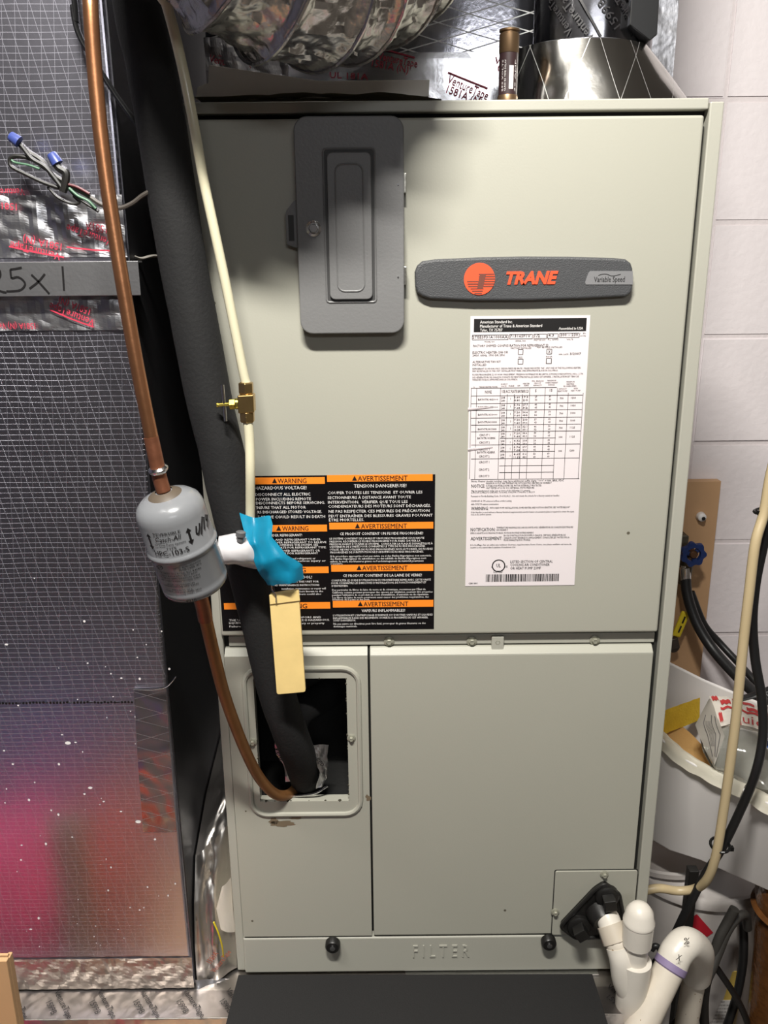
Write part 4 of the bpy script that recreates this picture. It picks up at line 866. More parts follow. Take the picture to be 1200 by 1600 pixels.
bm = BM(); tube(bm, [fp(415, 1242, .02), fp(450, 1244, .004), fp(490, 1240, -.001), fp(512, 1228, .0)], .0015, 6, flat=(1, 1)); obj('foil_edge', bm, M_silver, SL, smooth=True)

# ------------------------------------------------------------------ liquid line with filter drier
LL = thing('liquid_line', 'copper line with a grey canister filter drier left of the cabinet', 'copper pipe', (-.29, -.2, Z(.7)))
dA = P(256, 768, -.205); dB = P(309, 919, -.178)        # ends of the canister axis
pts = [Vector((-.30, -.12, 2.35)), fp(137, -120, -.17), fp(141, 0, -.185), fp(148, 110, -.19), fp(161, 240, -.195), fp(183, 390, -.20), fp(212, 560, -.205), fp(238, 690, -.206), fp(250, 748, -.205), dA + (dB - dA) * .03]
bm = BM(); tube(bm, pts, .0066, 20, 8); obj('upper_copper_pipe', bm, M_copper, LL, smooth=True)
bm = BM(); tube(bm, [fp(236, 683, -.206), fp(243, 715, -.206), fp(250, 748, -.205), dA], .00715, 20, 5); tag(obj('brazed_stub', bm, M_copper3, LL, smooth=True), 'heat-stained copper stub')
bm = BM(); q = P(247.5, 733, -.206); ax = (dB - dA).normalized(); lathe(bm, [(.0078, 0), (.0098, .002), (.0098, .004), (.0078, .0065)], q - ax * .003, ax, 22); obj('brazed_joint', bm, M_silver, LL, smooth=True)
# canister
Ld = (dB - dA).length; Rc = .0405
prof = [(r_0 * .875 if r_0 > .0076 else r_0, h_0) for r_0, h_0 in [(.0075, .0), (.010, .0008), (.020, .0035), (.030, .0075), (.0360, .0125), (.0385, .0185), (.0392, .024), (.0392, Ld * .475), (.0400, Ld * .49), (.0414, Ld * .505), (.0414, Ld * .525), (.0400, Ld * .54), (.0392, Ld * .555), (.0392, Ld * .84), (.0385, Ld * .865), (.0392, Ld * .885), (.0388, Ld * .93), (.0350, Ld * .965), (.024, Ld * .985), (.010, Ld), (.0075, Ld)]]
bm = BM(); lathe(bm, prof, dA, ax, 64); fd = obj('filter_drier', bm, M_drier, LL, smooth=True)
bm = BM(); lathe(bm, [(.0085, -.001), (.014, .0012), (.017, .0034)], dA, ax, 30, caps=False); obj('scorched_ring', bm, mat('scorched_enamel', (84, 74, 62), .5), fd, smooth=True)
# printing wrapped round the canister: u to the right, v up along the axis, measured from the canister's middle line facing the camera
tocam = (CP - (dA + dB) / 2).normalized(); side = ax.cross(tocam).normalized()
if side.x < 0: side = -side
front = side.cross(-ax).normalized()
if front.dot(tocam) < 0: front = -front
upv = -ax; midp = (dA + dB) / 2
kpx = (midp - CP).dot(fw) / F
def canm(u, v, r=.0346):
    a = u / .0343; return midp + upv * (v + .0105) + (side * sin(a) + front * cos(a)) * r
U0 = P(282.5, 845, -.19)
def cu_(px, py):
    """photograph pixel to (u, v) on the canister"""
    c0 = midp; pc = Vector(((c0 - CP).dot(rt), -(c0 - CP).dot(up))) / kpx
    dx = (px - 600 - pc.x) * kpx; dy = -(py - 800 - pc.y) * kpx
    s2 = Vector((side.dot(rt), side.dot(up))).normalized(); v2 = Vector((upv.dot(rt), upv.dot(up))).normalized()
    x = dx * s2.x + dy * s2.y; y = dx * v2.x + dy * v2.y
    dep = upv.dot(up)
    x = max(-.0333, min(.0333, x)); u = math.asin(x / .0346) * .0343
    # the cylinder's front bulges towards the camera, which looks slightly down on it
    return u, y / sqrt(v2.length) / max(.6, sqrt(upv.dot(rt) ** 2 + upv.dot(up) ** 2)) + (1 - cos(u / .0343)) * .0 
bm = BM()
DR = [('REVERSIBLE', 240, 829, 279, 823, 4.6), ('Catch-All', 243, 838.5, 279, 832, 8), ('for Heat Pump Systems', 243, 844.5, 287, 837.5, 3.4), ('TYPE', 258, 848.5, 273, 845.5, 3.4), ('HPC-103-S', 244, 860, 293, 851, 8.5),
 ('LISTED REFRIGERATION', 269, 878.5, 310, 869.5, 3.2), ('FILTER-DRIER 187G', 277, 880.5, 311, 873.5, 3.2), ('FOR USE WITH R12 R134a R22 R404A', 245, 889.5, 311, 879.5, 3), ('R407C R410A R500 R502 R507', 252, 893, 305, 884.5, 3), ('FOR USE ON REFRIGERATION and/or', 250, 897, 309, 888, 3), ('AIR CONDITIONING SYSTEMS ONLY', 253, 901, 310, 892, 3), ('SPORLAN DIVISION', 261, 905.5, 300, 899.5, 3), ('WASHINGTON, MO 63090', 257, 909.5, 307, 901.5, 3), ('MADE IN U.S. OF A.', 268, 913, 298, 908.5, 2.4), ('M.W.P. 650 psig (4482 kPa)', 260, 917, 311, 909.5, 2.4), ('4916', 288, 930.5, 304, 927, 6)]
for s, xl, yl_, xr, yr, h in DR:
    ua, va = cu_(xl, yl_); ub, vb = cu_(xr, yr); sl = (vb - va) / (ub - ua)
    put_text(bm, s, ub - ua, h * kpx, lambda u, v, ua=ua, va=va, sl=sl: canm(ua + u, va + (vb - va) * 0 + u * sl + v, (.0349 if 0 else .0348)), .02 if h < 8 else (.03 if s[0] == 'H' else .01), shear=.3 if s == 'Catch-All' else 0, res=1 if h < 4 else 2)
def carrow(x0, y0, x1, y1):
    (u0, v0), (u1, v1) = cu_(x0, y0), cu_(x1, y1); d = Vector((u1 - u0, v1 - v0)); n = Vector((-d.y, d.x)).normalized(); L_ = d.length; d.normalize()
    def q(s, t): w_ = Vector((u0, v0)) + d * s + n * t; return bm.verts.new(canm(w_.x, w_.y, .0349))
    hw, sw, hl_ = .0031, .0011, .0042
    bm.faces.new((q(0, 0), q(hl_, hw), q(hl_, -hw))); bm.faces.new((q(L_, 0), q(L_ - hl_, -hw), q(L_ - hl_, hw))); bm.faces.new((q(hl_ * .8, sw), q(L_ - hl_ * .8, sw), q(L_ - hl_ * .8, -sw), q(hl_ * .8, -sw)))
carrow(232.5, 828, 240, 852); carrow(289.5, 819, 296.5, 842)
def cstroke(pts, wd=.0013):
    ps = [canm(*cu_(*p), .0350) for p in pts]; ribbon(bm, ps, wd, front)
for st_ in (((312.5, 816), (313, 825), (317, 827), (320, 820), (320, 814)), ((327, 808), (324, 829)), ((331, 810), (331.5, 825)), ((336, 809), (337, 816), (341, 812), (339, 824))): cstroke([(x - 9 - (x - 312) * .25, y + 4) for x, y in st_], .0016)
uc_ = cu_(250, 879); cstroke([(250 + 3.6 * cos(t), 879 + 3.6 * sin(t)) for t in [k * pi / 4 for k in range(9)]], .0005); cstroke(((248.6, 876.5), (248.8, 880.5), (250.6, 880), (250.4, 876.3)), .0005)
obj('canister_lettering', bm, M_black, fd)
lp2 = [dB - ax * .002, fp(316, 945, -.172), fp(322, 970, -.165), fp(336, 1030, -.14), fp(352, 1090, -.11), fp(378, 1160, -.075), fp(402, 1210, -.045), fp(426, 1238, -.022), fp(446, 1243, -.003), fp(462, 1232, .03), fp(474, 1210, .06)]
bm = BM(); tube(bm, lp2, .0071, 20, 8); obj('lower_copper_pipe', bm, M_copper2, LL, smooth=True)
bm = BM(); tube(bm, [dB - ax * .002, fp(316, 943, -.172), fp(321, 968, -.166)], .0078, 20, 6); obj('brazed_stub', bm, M_copper3, LL, smooth=True)

# ------------------------------------------------------------------ cream tube with brass needle valve
WT = thing('water_feed_tube', 'cream plastic tube with a brass needle valve in front of the cabinet', 'tube', (-.2, -.05, ZB))
vy = -.088
bm = BM(); tube(bm, [Vector((-.36, -.16, 2.2)), fp(222, -120, -.12), fp(262, 12, -.11), fp(284, 100, -.10), fp(302, 190, -.098), fp(318, 280, -.094), fp(335, 360, -.091), fp(352, 440, -.089), fp(368, 520, -.088), fp(381, 585, vy), fp(385, 600, vy)], .0051, 16, 8); obj('upper_tube', bm, M_cream, WT, smooth=True)
bm = BM(); tube(bm, [fp(387, 655, vy), fp(390, 690, vy - .002), fp(391, 740, vy - .006), fp(391, 790, -.088), fp(391, 822, -.085)], .0054, 16, 6); obj('lower_tube', bm, M_cream, WT, smooth=True)
vd = (P(387, 660, vy) - P(384, 597, vy)).normalized()
va_ = P(384, 597, vy); vt = (P(387, 660, vy) - va_).length
bm = BM(); lathe(bm, [(.0072, 0), (.0086, .0012), (.0086, vt * .26), (.0075, vt * .29)], va_, vd, 6); obj('compression_nut', bm, M_brass, WT, bevel=.0005)
bm = BM(); lathe(bm, [(.0072, vt * .73), (.0086, vt * .75), (.0086, vt * .96), (.0070, vt)], va_, vd, 6); obj('compression_nut', bm, M_brass, WT, bevel=.0005)
bm = BM(); lathe(bm, [(.0068, vt * .26), (.0068, vt * .76)], va_, vd, 20); uu = Vector((1, 0, .05)).normalized(); c_ = va_ + vd * vt * .52; obox(bm, c_, uu, Vector((0, 1, 0)), vd, .0088, .0075, .0098); obj('valve_body', bm, M_brass, WT, bevel=.0012)
bm = BM(); lathe(bm, [(.0062, .0085), (.0062, .012)], c_, -uu, 16); lathe(bm, [(.0052, .012), (.0062, .0125), (.0062, .0185), (.005, .019)], c_, -uu, 6); lathe(bm, [(.0021, .018), (.0021, .031), (.0026, .0315), (.0026, .033)], c_, -uu, 14); obj('valve_stem', bm, M_brass2, WT, bevel=.0003)
a = P(347.5, 601, vy); b = P(352.5, 658, vy); bm = BM(); tube(bm, [a, (a + b) / 2, b], .0018, 12, 3); obj('tee_handle', bm, M_silver, WT, smooth=True)

# white wrapped cap, blue tape and cream tag
bm = BM(); c0 = P(350, 860, -.115); c1 = P(440, 880, -.07)
def wr(t, a, i): return (.0165 + .0032 * sin(pi * min(1, t * 1.5)) - .006 * t) * (1 + .06 * NZ(Vector((t * 6, cos(a), sin(a))), 2))
tube(bm, [c0 - Vector((.004, 0, 0)), P(372, 858, -.112), P(398, 868, -.095), P(425, 876, -.078), c1], .015, 28, 8, rfun=wr, flat=(1.0, .95))
WP = solo('wrapped_service_cap', bm, M_whiteplastic, 'milky white plastic wrapped fitting between the canister and the blue tape', 'fitting', smooth=True)
bm = BM(); lathe(bm, [(.004, 0), (.004, .006), (.0055, .0062), (.0055, .011), (.004, .012)], P(375, 846, -.123), (.15, 0, 1), 12)
SC = obj('service_nipple', bm, mat('grey_nipple', (120, 120, 122), .4, .5), WP, smooth=True)
bm = BM()
Lb = [P(374, 801, -.086), P(380, 825, -.104), P(388, 850, -.120), P(398, 880, -.120), P(408, 900, -.112), P(418, 914, -.106)]
Rb = [P(422, 806, -.08), P(427, 818, -.085), P(425, 838, -.098), P(448, 866, -.105), P(472, 884, -.1), P(474, 906, -.098)]
loft(bm, Lb, Rb, 24, 36, lambda u, v, p: Vector((0, -.009 * sin(pi * u) * (1 - .3 * v) + .0045 * sin(9 * u + 5 * v) * u + .004 * NZ(p, 45), .0025 * NZ(p, 200, 2) * (v > .96))), .0004)
solo('blue_tape', bm, M_blue, 'bright blue strip of tape folded over the cream tube', 'tape', smooth=True)
bm = BM(); a = P(421, 927, -.092); b = P(467, 920, -.092); c = P(478, 1079, -.092); d = P(433, 1083, -.092)
TG = thing('cream_tag', 'cream plastic stick hanging below the blue tape', 'tag', (a + Vector((0, 0, -.1))))
prism(bm, rpoly([(d.x, d.z), (c.x, c.z), (b.x, b.z), (a.x, a.z)], .003, 3), -.096, -.090); obj('tag_body', bm, M_tag, TG, bevel=.0012)
a2 = P(422, 944, -.096); b2 = P(469, 938, -.096); bm = BM(); prism(bm, [(a2.x, a2.z), (b2.x, b2.z), (b.x + .0003, b.z), (a.x + .0003, a.z)], -.0975, -.096); obj('folded_top', bm, M_tag, TG, bevel=.0005)
bm = BM(); tube(bm, [P(424, 912, -.094), P(425, 922, -.1), P(431, 930, -.1005), P(431.5, 941, -.099)], .0008, 8); tag(obj('wire_hook', bm, M_silver, TG, smooth=True), 'thin silver wire hook')

# ------------------------------------------------------------------ wiring at the left
WB = thing('wire_bundle', 'tangle of dark wires with two blue wire nuts on the foil duct', 'wires', (-.45, -.06, Z(1.1)))
wy = -.062
def wire(pts, r, m, nm='wire', y=wy): bm = BM(); tube(bm, [P(p[0], p[1], y + (p[2] if len(p) > 2 else 0)) for p in pts], r, 8, 6); return obj(nm, bm, m, WB, smooth=True)
Mw = mat('dark_wire', (30, 29, 27), .45); Mg = mat('green_wire', (70, 110, 84), .45); Mw2 = mat('grey_wire', (78, 72, 66), .5)
wire(((28, 222), (45, 238), (66, 252), (84, 276), (104, 298)), .0032, Mw); wire(((34, 228), (50, 248), (72, 262), (96, 292)), .0024, Mw, y=wy - .005)
wire(((84, 250), (92, 262), (103, 270), (102, 285), (98, 300)), .0042, Mw, y=wy - .004)
wire(((100, 296), (70, 286), (40, 272), (18, 260), (16, 248), (28, 244), (52, 250), (80, 270), (112, 292)), .0022, Mw, y=wy - .002)
wire(((62, 264), (45, 258), (24, 254), (18, 250)), .0012, Mg, y=wy - .006)
wire(((75, 292), (90, 308), (112, 318), (124, 316), (115, 306)), .0017, Mw); wire(((112, 292), (135, 304), (160, 320), (186, 325), (206, 318), (222, 306), (236, 298)), .0024, Mw2, y=wy)
wire(((108, 294), (122, 306), (138, 314), (150, 326)), .0015, Mg, y=wy - .004); wire(((104, 290), (118, 306), (135, 318), (154, 330)), .0018, Mw, y=wy - .002); wire(((98, 286), (120, 292), (140, 303)), .0014, mat('maroon_wire', (96, 40, 44), .5), y=wy - .004)
Mn = mat('blue_wire_nut', (62, 76, 140), .4)
for a, b in (((16, 212), (30, 222)), ((80, 240), (90, 256))):
    pa, pb = P(*a, wy - .004), P(*b, wy - .004); bm = BM(); lathe(bm, [(.0045, 0), (.0052, .001), (.0062, (pb - pa).length), (.004, (pb - pa).length + .0005)], pa, pb - pa, 10); obj('wire_nut', bm, Mn, WB, smooth=True)
bm = BM(); tube(bm, [Vector((-.39, -.05, 2.3)), P(110, -60, -.05), P(114, 10, -.05), P(124, 55, -.05), P(150, 100, -.048), P(182, 150, -.046), P(218, 200, -.044), P(226, 212, .0)], .0052, 10, 8, flat=(1, .55))
solo('black_cable', bm, M_hose, 'flat black cable crossing behind the copper pipe at top left', 'cable', smooth=True)
bm = BM(); tube(bm, [P(206, 400, .0), P(220, 404, .01), P(238, 400, .02), P(256, 401, .03)], .0035, 8, flat=(1, .5)); solo('pale_strap', bm, mat('pale_strap', (150, 146, 138), .6), 'short pale strap beside the end of the metal strip', 'strap', smooth=True)

# ------------------------------------------------------------------ black foam board in front, cardboard box

bm = BM(); v = [(-.2965, -.0068), (.2250, -.0115), (.2290, -.36), (-.312, -.36)]
lo = [bm.verts.new((x, y, ZB - .0048)) for x, y in v]; hi = [bm.verts.new((x, y, ZB - .0012)) for x, y in v]
bm.faces.new(lo); bm.faces.new(hi[::-1])
for i in range(4): bm.faces.new((lo[i], hi[i], hi[(i + 1) % 4], lo[(i + 1) % 4]))
bmesh.ops.recalc_face_normals(bm, faces=bm.faces)
solo('foam_board', bm, M_foamboard, 'flat black foam board lying on the foil base in front of the cabinet', 'board', bevel=.0008)
q = P(13, 1497, -.16)
CB = thing('cardboard_box', 'brown cardboard box standing in the bottom left corner', 'box', (q.x - .03, -.16, 0))
bm = BM(); box(bm, q.x - .055, q.x, -.165, -.158, .0, q.z); box(bm, q.x - .005, q.x, -.158, -.148, 0, q.z - .002); box(bm, q.x - .055, q.x, -.16, -.12, 0, .004)
obj('box_wall', bm, M_card, CB, bevel=.0008)
bm = BM(); box(bm, q.x - .054, q.x - .002, -.157, -.153, q.z - .09, q.z + .001); obj('box_flap', bm, M_card, CB)

# ------------------------------------------------------------------ condensate pipes
CD = thing('condensate_pipe', 'white plastic drain pipe with capped stub screwed into the black fitting', 'pipe', (.28, -.04, 0))
def axlathe(nm, prof, a, b, m, par, seg=36, lbl=None, **k):
    """profile heights are fractions of the length from a to b"""
    L_ = (b - a).length; bm = BM(); lathe(bm, [(r, h * L_) for r, h in prof], a, b - a, seg); o = obj(nm, bm, m, par, smooth=True, **k)
    if lbl: o['label'] = lbl
    return o
n0 = Vector((P(950, 1436, -.03).x, -.028, P(950, 1436, -.03).z)); n1 = P(966, 1478, -.052)
axlathe('threaded_end', [(.0150, -.15), (.0165, 0), (.0165, .25), (.0145, .26)], n0, n1, M_pvc, CD)
axlathe('union_nut', [(.0155, .22), (.0195, .24), (.0200, .86), (.0180, .90)], n0, n1, mat('ribbed_pvc', (196, 186, 170), .4), CD, seg=10)
t0 = P(996, 1413, -.062); tb = P(985, 1605, -.045)
def onp(px, py, y): return P(px, py, y)
j = onp(985, 1560, -.055)
bm = BM(); tube(bm, [n0.lerp(n1, .8), n1, onp(978, 1515, -.058), onp(984, 1545, -.055)], .0165, 28, 6); obj('branch_pipe', bm, M_pvcdirty, CD, smooth=True)
sx_ = onp(999, 1455, -.062).x
def vz(py): return onp(1000, py, -.062).z
V0 = Vector((onp(983, 1600, -.062).x, -.062, .02)); 
top = onp(1001, 1412, -.062); bot = onp(978, 1640, -.062); dv = (top - bot).normalized()
def al(py): 
    z = onp(1000, py, -.062).z; return bot + dv * ((z - bot.z) / dv.z)
bm = BM(); a, b = al(1580), al(1428); lathe(bm, [(.0160, 0), (.0160, (b - a).length)], a, b - a, 32); obj('stub_pipe', bm, M_pvc, CD, smooth=True)
a, b = al(1474), al(1414); L_ = (b - a).length
bm = BM(); lathe(bm, [(.0170, 0), (.0198, .0004), (.0206, L_ * .55), (.0212, L_ * .56), (.0212, L_ * .62), (.0196, L_ * .66), (.018, L_ * .84), (.012, L_ * .97), (.004, L_ * 1.03)], a, b - a, 40); obj('pipe_cap', bm, M_pvc, CD, smooth=True)
a, b = al(1587), al(1500); L_ = (b - a).length
bm = BM(); lathe(bm, [(.0165, -.001), (.0196, 0), (.0208, .002), (.0214, L_ * .5), (.0224, L_ * .92), (.0224, L_), (.0170, L_ + .0004)], a, b - a, 40); obj('tee_body', bm, M_pvc, CD, smooth=True)
bm = BM(); tube(bm, [n1, onp(972, 1500, -.06), onp(976, 1530, -.062), al(1556)], .0175, 28, 6); obj('tee_branch', bm, M_pvc, CD, smooth=True)
bm = BM(); a = Vector((al(1640).x - .01, -.062, .0)); b = al(1584); lathe(bm, [(.0165, 0), (.0165, (b - a).length)], a, b - a, 32); obj('down_pipe', bm, M_pvcdirty, CD, smooth=True)
CD2 = thing('elbow_drain_pipe', 'soiled white drain pipe with an elbow and purple primer ring', 'pipe', (.36, -.02, 0))
e0 = onp(985, 1640, -.10); e1 = onp(1052, 1500, -.045); e2 = onp(1078, 1474, -.03)
bm = BM(); lathe(bm, [(.0205, 0), (.0205, (e1 - e0).length)], e0 - (e1 - e0) * 0, e1 - e0, 36); obj('slanting_pipe', bm, M_pvcdirty, CD2, smooth=True)
bm = BM(); d_ = (e1 - e0).normalized(); lathe(bm, [(.0208, -.002), (.0228, .000), (.0228, .009), (.0208, .010)], e1 - d_ * .012, d_, 36); obj('primer_ring', bm, M_purple, CD2, smooth=True)
f1 = onp(1083, 1530, .03); f2 = Vector((f1.x, .035, f1.z - .45))
bm = BM(); tube(bm, [e1 - d_ * .006, e1 + d_ * .012, onp(1073, 1474, -.03), onp(1090, 1485, -.008), onp(1090, 1505, .012), onp(1087, 1524, .022)], .0222, 30, 8); obj('elbow', bm, M_pvc, CD2, smooth=True)
bm = BM(); g0 = onp(1086, 1520, .022); g1 = onp(1073, 1640, .03); g1 = Vector((g0.x - .012, .03, .0)); lathe(bm, [(.017, 0), (.017, (g1 - g0).length)], g0, g1 - g0, 32); obj('down_pipe', bm, M_pvcdirty, CD2, smooth=True)
bm = BM(); qf = onp(1068, 1470, -.055); print_turned(bm, '%', onp(1073, 1470, -.056), .008, .011, 0, bold=.02); print_turned(bm, 'X', onp(1061, 1496, -.07), .006, .010, -.3, bold=.02); obj('pipe_print', bm, M_black, CD2)

# ------------------------------------------------------------------ wall side: board, valve, hoses
yw = YB - .022
WBd = thing('wooden_board', 'upright plywood board screwed to the block wall right of the cabinet', 'board', (P(1095, 900, yw).x, yw, P(1095, 900, yw).z))
xb1 = (P(1125, 765, yw).x + P(1096, 1045, yw).x) / 2; zb1 = P(1100, 752, yw).z
obj('board', box(BM(), xb1 - .17, xb1, yw, YB - .0015, .42, zb1), M_wood, WBd, bevel=.001)
q = P(1094, 806, yw); bm = BM(); lathe(bm, [(.008, 0), (.0095, .003), (.008, .012), (.004, .015)], (q.x, yw, q.z), (0, -1, 0), 24); kb = obj('white_anchor', bm, M_white, WBd, smooth=True)
bm = BM(); lathe(bm, [(.0035, .0), (.0035, .003)], (q.x + .001, yw - .0145, q.z - .001), (0, -1, 0), 12); obj('anchor_hole', bm, M_black, kb)
VV = thing('hose_valve', 'blue round-handled tap on the wooden board', 'valve', (P(1083, 865, yw - .05).x, yw, P(1083, 865, yw).z))
hy = yw - .06; hc = P(1082, 865, hy); hr = (P(1103, 865, hy).x - P(1061, 865, hy).x) / 2
bm = BM(); n = 84; ro = []; ri = []; rof = []; rif = []
for k in range(n):
    a = 2 * pi * k / n; r1 = hr * (.92 + .085 * cos(7 * a)); r2 = hr * .50
    for lst, r, yy in ((ro, r1, 0), (ri, r2, 0), (rof, r1 * .96, -.008), (rif, r2 * 1.05, -.008)): lst.append(bm.verts.new((hc.x + r * cos(a), hc.y + yy, hc.z + r * sin(a))))
for k in range(n):
    k2 = (k + 1) % n
    bm.faces.new((ro[k], ro[k2], rof[k2], rof[k])); bm.faces.new((rof[k], rof[k2], rif[k2], rif[k])); bm.faces.new((rif[k], rif[k2], ri[k2], ri[k])); bm.faces.new((ri[k], ri[k2], ro[k2], ro[k]))
bmesh.ops.recalc_face_normals(bm, faces=bm.faces)
hd = obj('valve_handle', bm, M_handle, VV, smooth=True)
bm = BM()
for a in (.8, 2.9, 5.0):
    d = Vector((cos(a), 0, sin(a))); obox(bm, hc + d * hr * .4 + Vector((0, -.003, 0)), d, Vector((0, 1, 0)), Vector((-sin(a), 0, cos(a))), hr * .22, .0025, .004)
obj('handle_spoke', bm, M_handle, hd)
bm = BM(); lathe(bm, [(.0085, -.002), (.0085, .006), (.006, .009)], (hc.x, hc.y, hc.z), (0, -1, 0), 20); obj('handle_screw', bm, mat('bronze_nut', (120, 88, 66), .4, .8), hd, smooth=True)
bm = BM(); lathe(bm, [(.012, 0), (.012, .05)], (hc.x - .004, yw, hc.z), (0, -1, 0), 20); lathe(bm, [(.014, 0), (.012, .045), (.012, .055)], P(1071, 893, yw - .035) + Vector((0, 0, .03)), (0, 0, -1), 20); obj('valve_body', bm, mat('dull_bronze', (96, 88, 74), .45, .8), VV, smooth=True)
q = P(1073, 846, yw - .03); bm = BM(); prism(bm, rrect(q.x - .014, q.x + .004, q.z - .014, q.z + .012, .004, 3), yw - .03, yw); obj('valve_bracket', bm, mat('dull_bracket', (104, 98, 86), .5, .6), VV, bevel=.002)
q = P(1060, 980, yw - .04)
BV = thing('ball_valve', 'yellow lever of a shut-off valve low on the wooden board', 'valve', (q.x, yw, q.z))
a, b = P(1072, 956, yw - .04), P(1056, 994, yw - .04); bm = BM(); ax_ = (b - a).normalized(); obox(bm, (a + b) / 2, ax_.cross(Vector((0, 1, 0))), Vector((0, 1, 0)), ax_, .0085, .004, (b - a).length / 2); lv = obj('lever', bm, M_yellow, BV, bevel=.003, seg=3)
bm = BM(); sd = ax_.cross(Vector((0, 1, 0)))
for t in (.3, .68): obox(bm, a.lerp(b, t) + Vector((0, -.0042, 0)), sd, Vector((0, 1, 0)), ax_, .0016, .0004, .0075)
obj('lever_slot', bm, M_black, lv)
bm = BM(); c_ = P(1053, 1012, yw - .03); lathe(bm, [(.011, 0), (.012, .03)], (c_.x, yw, c_.z), (0, -1, 0), 18); obox(bm, c_ + Vector((-.004, 0, .01)), Vector((1, 0, .3)).normalized(), Vector((0, 1, 0)), Vector((-.3, 0, 1)).normalized(), .012, .006, .012); obj('valve_body', bm, mat('grey_bronze', (92, 84, 76), .45, .7), BV, bevel=.002)

def hose(nm, pts, r, m, label, cat='hose', extra=(), flat=(1, 1), parent=None):
    bm = BM(); tube(bm, [p if isinstance(p, Vector) else P(*p) for p in pts] + list(extra), r, 16, 8, flat=flat)
    if parent: return obj(nm, bm, m, parent, smooth=True)
    return solo(nm, bm, m, label, cat, smooth=True)
HS = thing('supply_hose', 'thick black rubber hose with a chrome ferrule below the blue tap', 'hose', P(1071, 905, .53))
hose('rubber_hose', [(1071, 900, .54), (1074, 930, .53), (1088, 972, .51), (1112, 1012, .48), (1145, 1050, .43), (1178, 1082, .38), (1205, 1108, .34), (1240, 1140, .30)], .0102, M_hose, '', parent=HS)
hose('rubber_hose', [(1080, 925, .55), (1100, 975, .54), (1125, 1005, .53), (1150, 1032, .50), (1172, 1056, .46), (1200, 1088, .42), (1235, 1125, .38)], .007, M_hose, '', parent=HS)
a, b = P(1070.5, 885, .54), P(1071, 906, .54); bm = BM(); lathe(bm, [(.0095, -.004), (.0095, 0), (.011, .001), (.011, (b - a).length * .95), (.0105, (b - a).length)], a, b - a, 24); tag(obj('hose_ferrule', bm, M_silver, HS, smooth=True), 'chrome ferrule')
hose('tan_hose', [P(1290, 480, .07), P(1240, 620, .06), (1207, 730, .05), (1194, 800, .045), (1180, 850, .035), (1170, 930, .03), (1163, 990, .028), (1156, 1060, .025), (1149, 1130, .022), (1140, 1200, .02), (1130, 1270, .02), (1119, 1335, .02), (1106, 1372, .03), (1088, 1388, .05), (1060, 1392, .06), (1030, 1388, .06), (1005, 1392, .06)], .0066, M_tan, 'long tan hose hanging in front of the white tub')
hose('black_hose', [P(1320, 480, .11), P(1262, 620, .09), (1222, 730, .08), (1204, 795, .07), (1193, 850, .065), (1181, 910, .06), (1176, 970, .055), (1180, 1030, .05), (1190, 1090, .04), (1192, 1150, .03), (1180, 1210, .02), (1155, 1270, .03), (1128, 1325, .035), (1100, 1370, .045), (1074, 1420, .05), (1052, 1465, .06), (1032, 1500, .08), (1015, 1545, .10), (1012, 1600, .13)], .0064, M_hose, 'black hose strapped beside the tan hose right of the cabinet')
for i, (px, py, yy, dx) in enumerate(((1198, 798, .055, 10), (1125, 1320, .029, 10))):
    q = P(px, py, yy); bm = BM(); pts_ = [q + Vector((cos(t) * (.0155 if i == 0 else .0125), sin(t) * (.012 if i == 0 else .0165), .002 * cos(t))) for t in [2 * pi * k / 20 for k in range(21)]]
    tube(bm, pts_, .0021, 8, 1, smoothpath=False); obox(bm, q + Vector((.013 if i else -.013, -.008, 0)), Vector((1, 0, 0)), Vector((0, 1, 0)), Vector((0, 0, 1)), .003, .003, .003)
    solo('cable_tie', bm, M_blackshine, ('upper' if i == 0 else 'lower') + ' black cable tie binding the tan and black hoses' + (', above the tub' if i == 0 else ', below the tub rim'), 'cable tie', group='black cable ties')
hose('black_tubing', [(1148, 1420, .10), (1137, 1440, .10), (1122, 1470, .095), (1110, 1510, .09), (1101, 1550, .09), (1100, 1590, .09), (1105, 1640, .09)], .0078, M_hose2, 'dusty black tubing with an open end beside the pipe elbow')
hose('black_tubing', [(1168, 1450, .13), (1165, 1430, .12), (1152, 1434, .11), (1136, 1456, .10), (1122, 1490, .09), (1105, 1530, .075), (1078, 1572, .06), (1050, 1610, .05), (1030, 1640, .04)], .0072, M_hose2, 'dusty black tubing looping over and down past the pipe elbow')
hose('black_tubing', [(1105, 1492, .10), (1125, 1520, .10), (1148, 1555, .11), (1165, 1590, .12), (1180, 1640, .14)], .0055, M_hose, 'thin black tubing slanting down right of the pipe elbow')
hose('black_tubing', [(1160, 1432, .16), (1162, 1470, .15), (1160, 1510, .15), (1150, 1560, .15), (1130, 1620, .15)], .0072, M_hose, 'black tubing hanging down near the brown pot')
hose('black_lead', [(1018, 1484, .06), (1024, 1478, .06), (1030, 1482, .06), (1032, 1494, .07), (1022, 1505, .08), (1016, 1530, .09)], .0045, M_hose, 'short curled black lead behind the capped stub', 'lead')

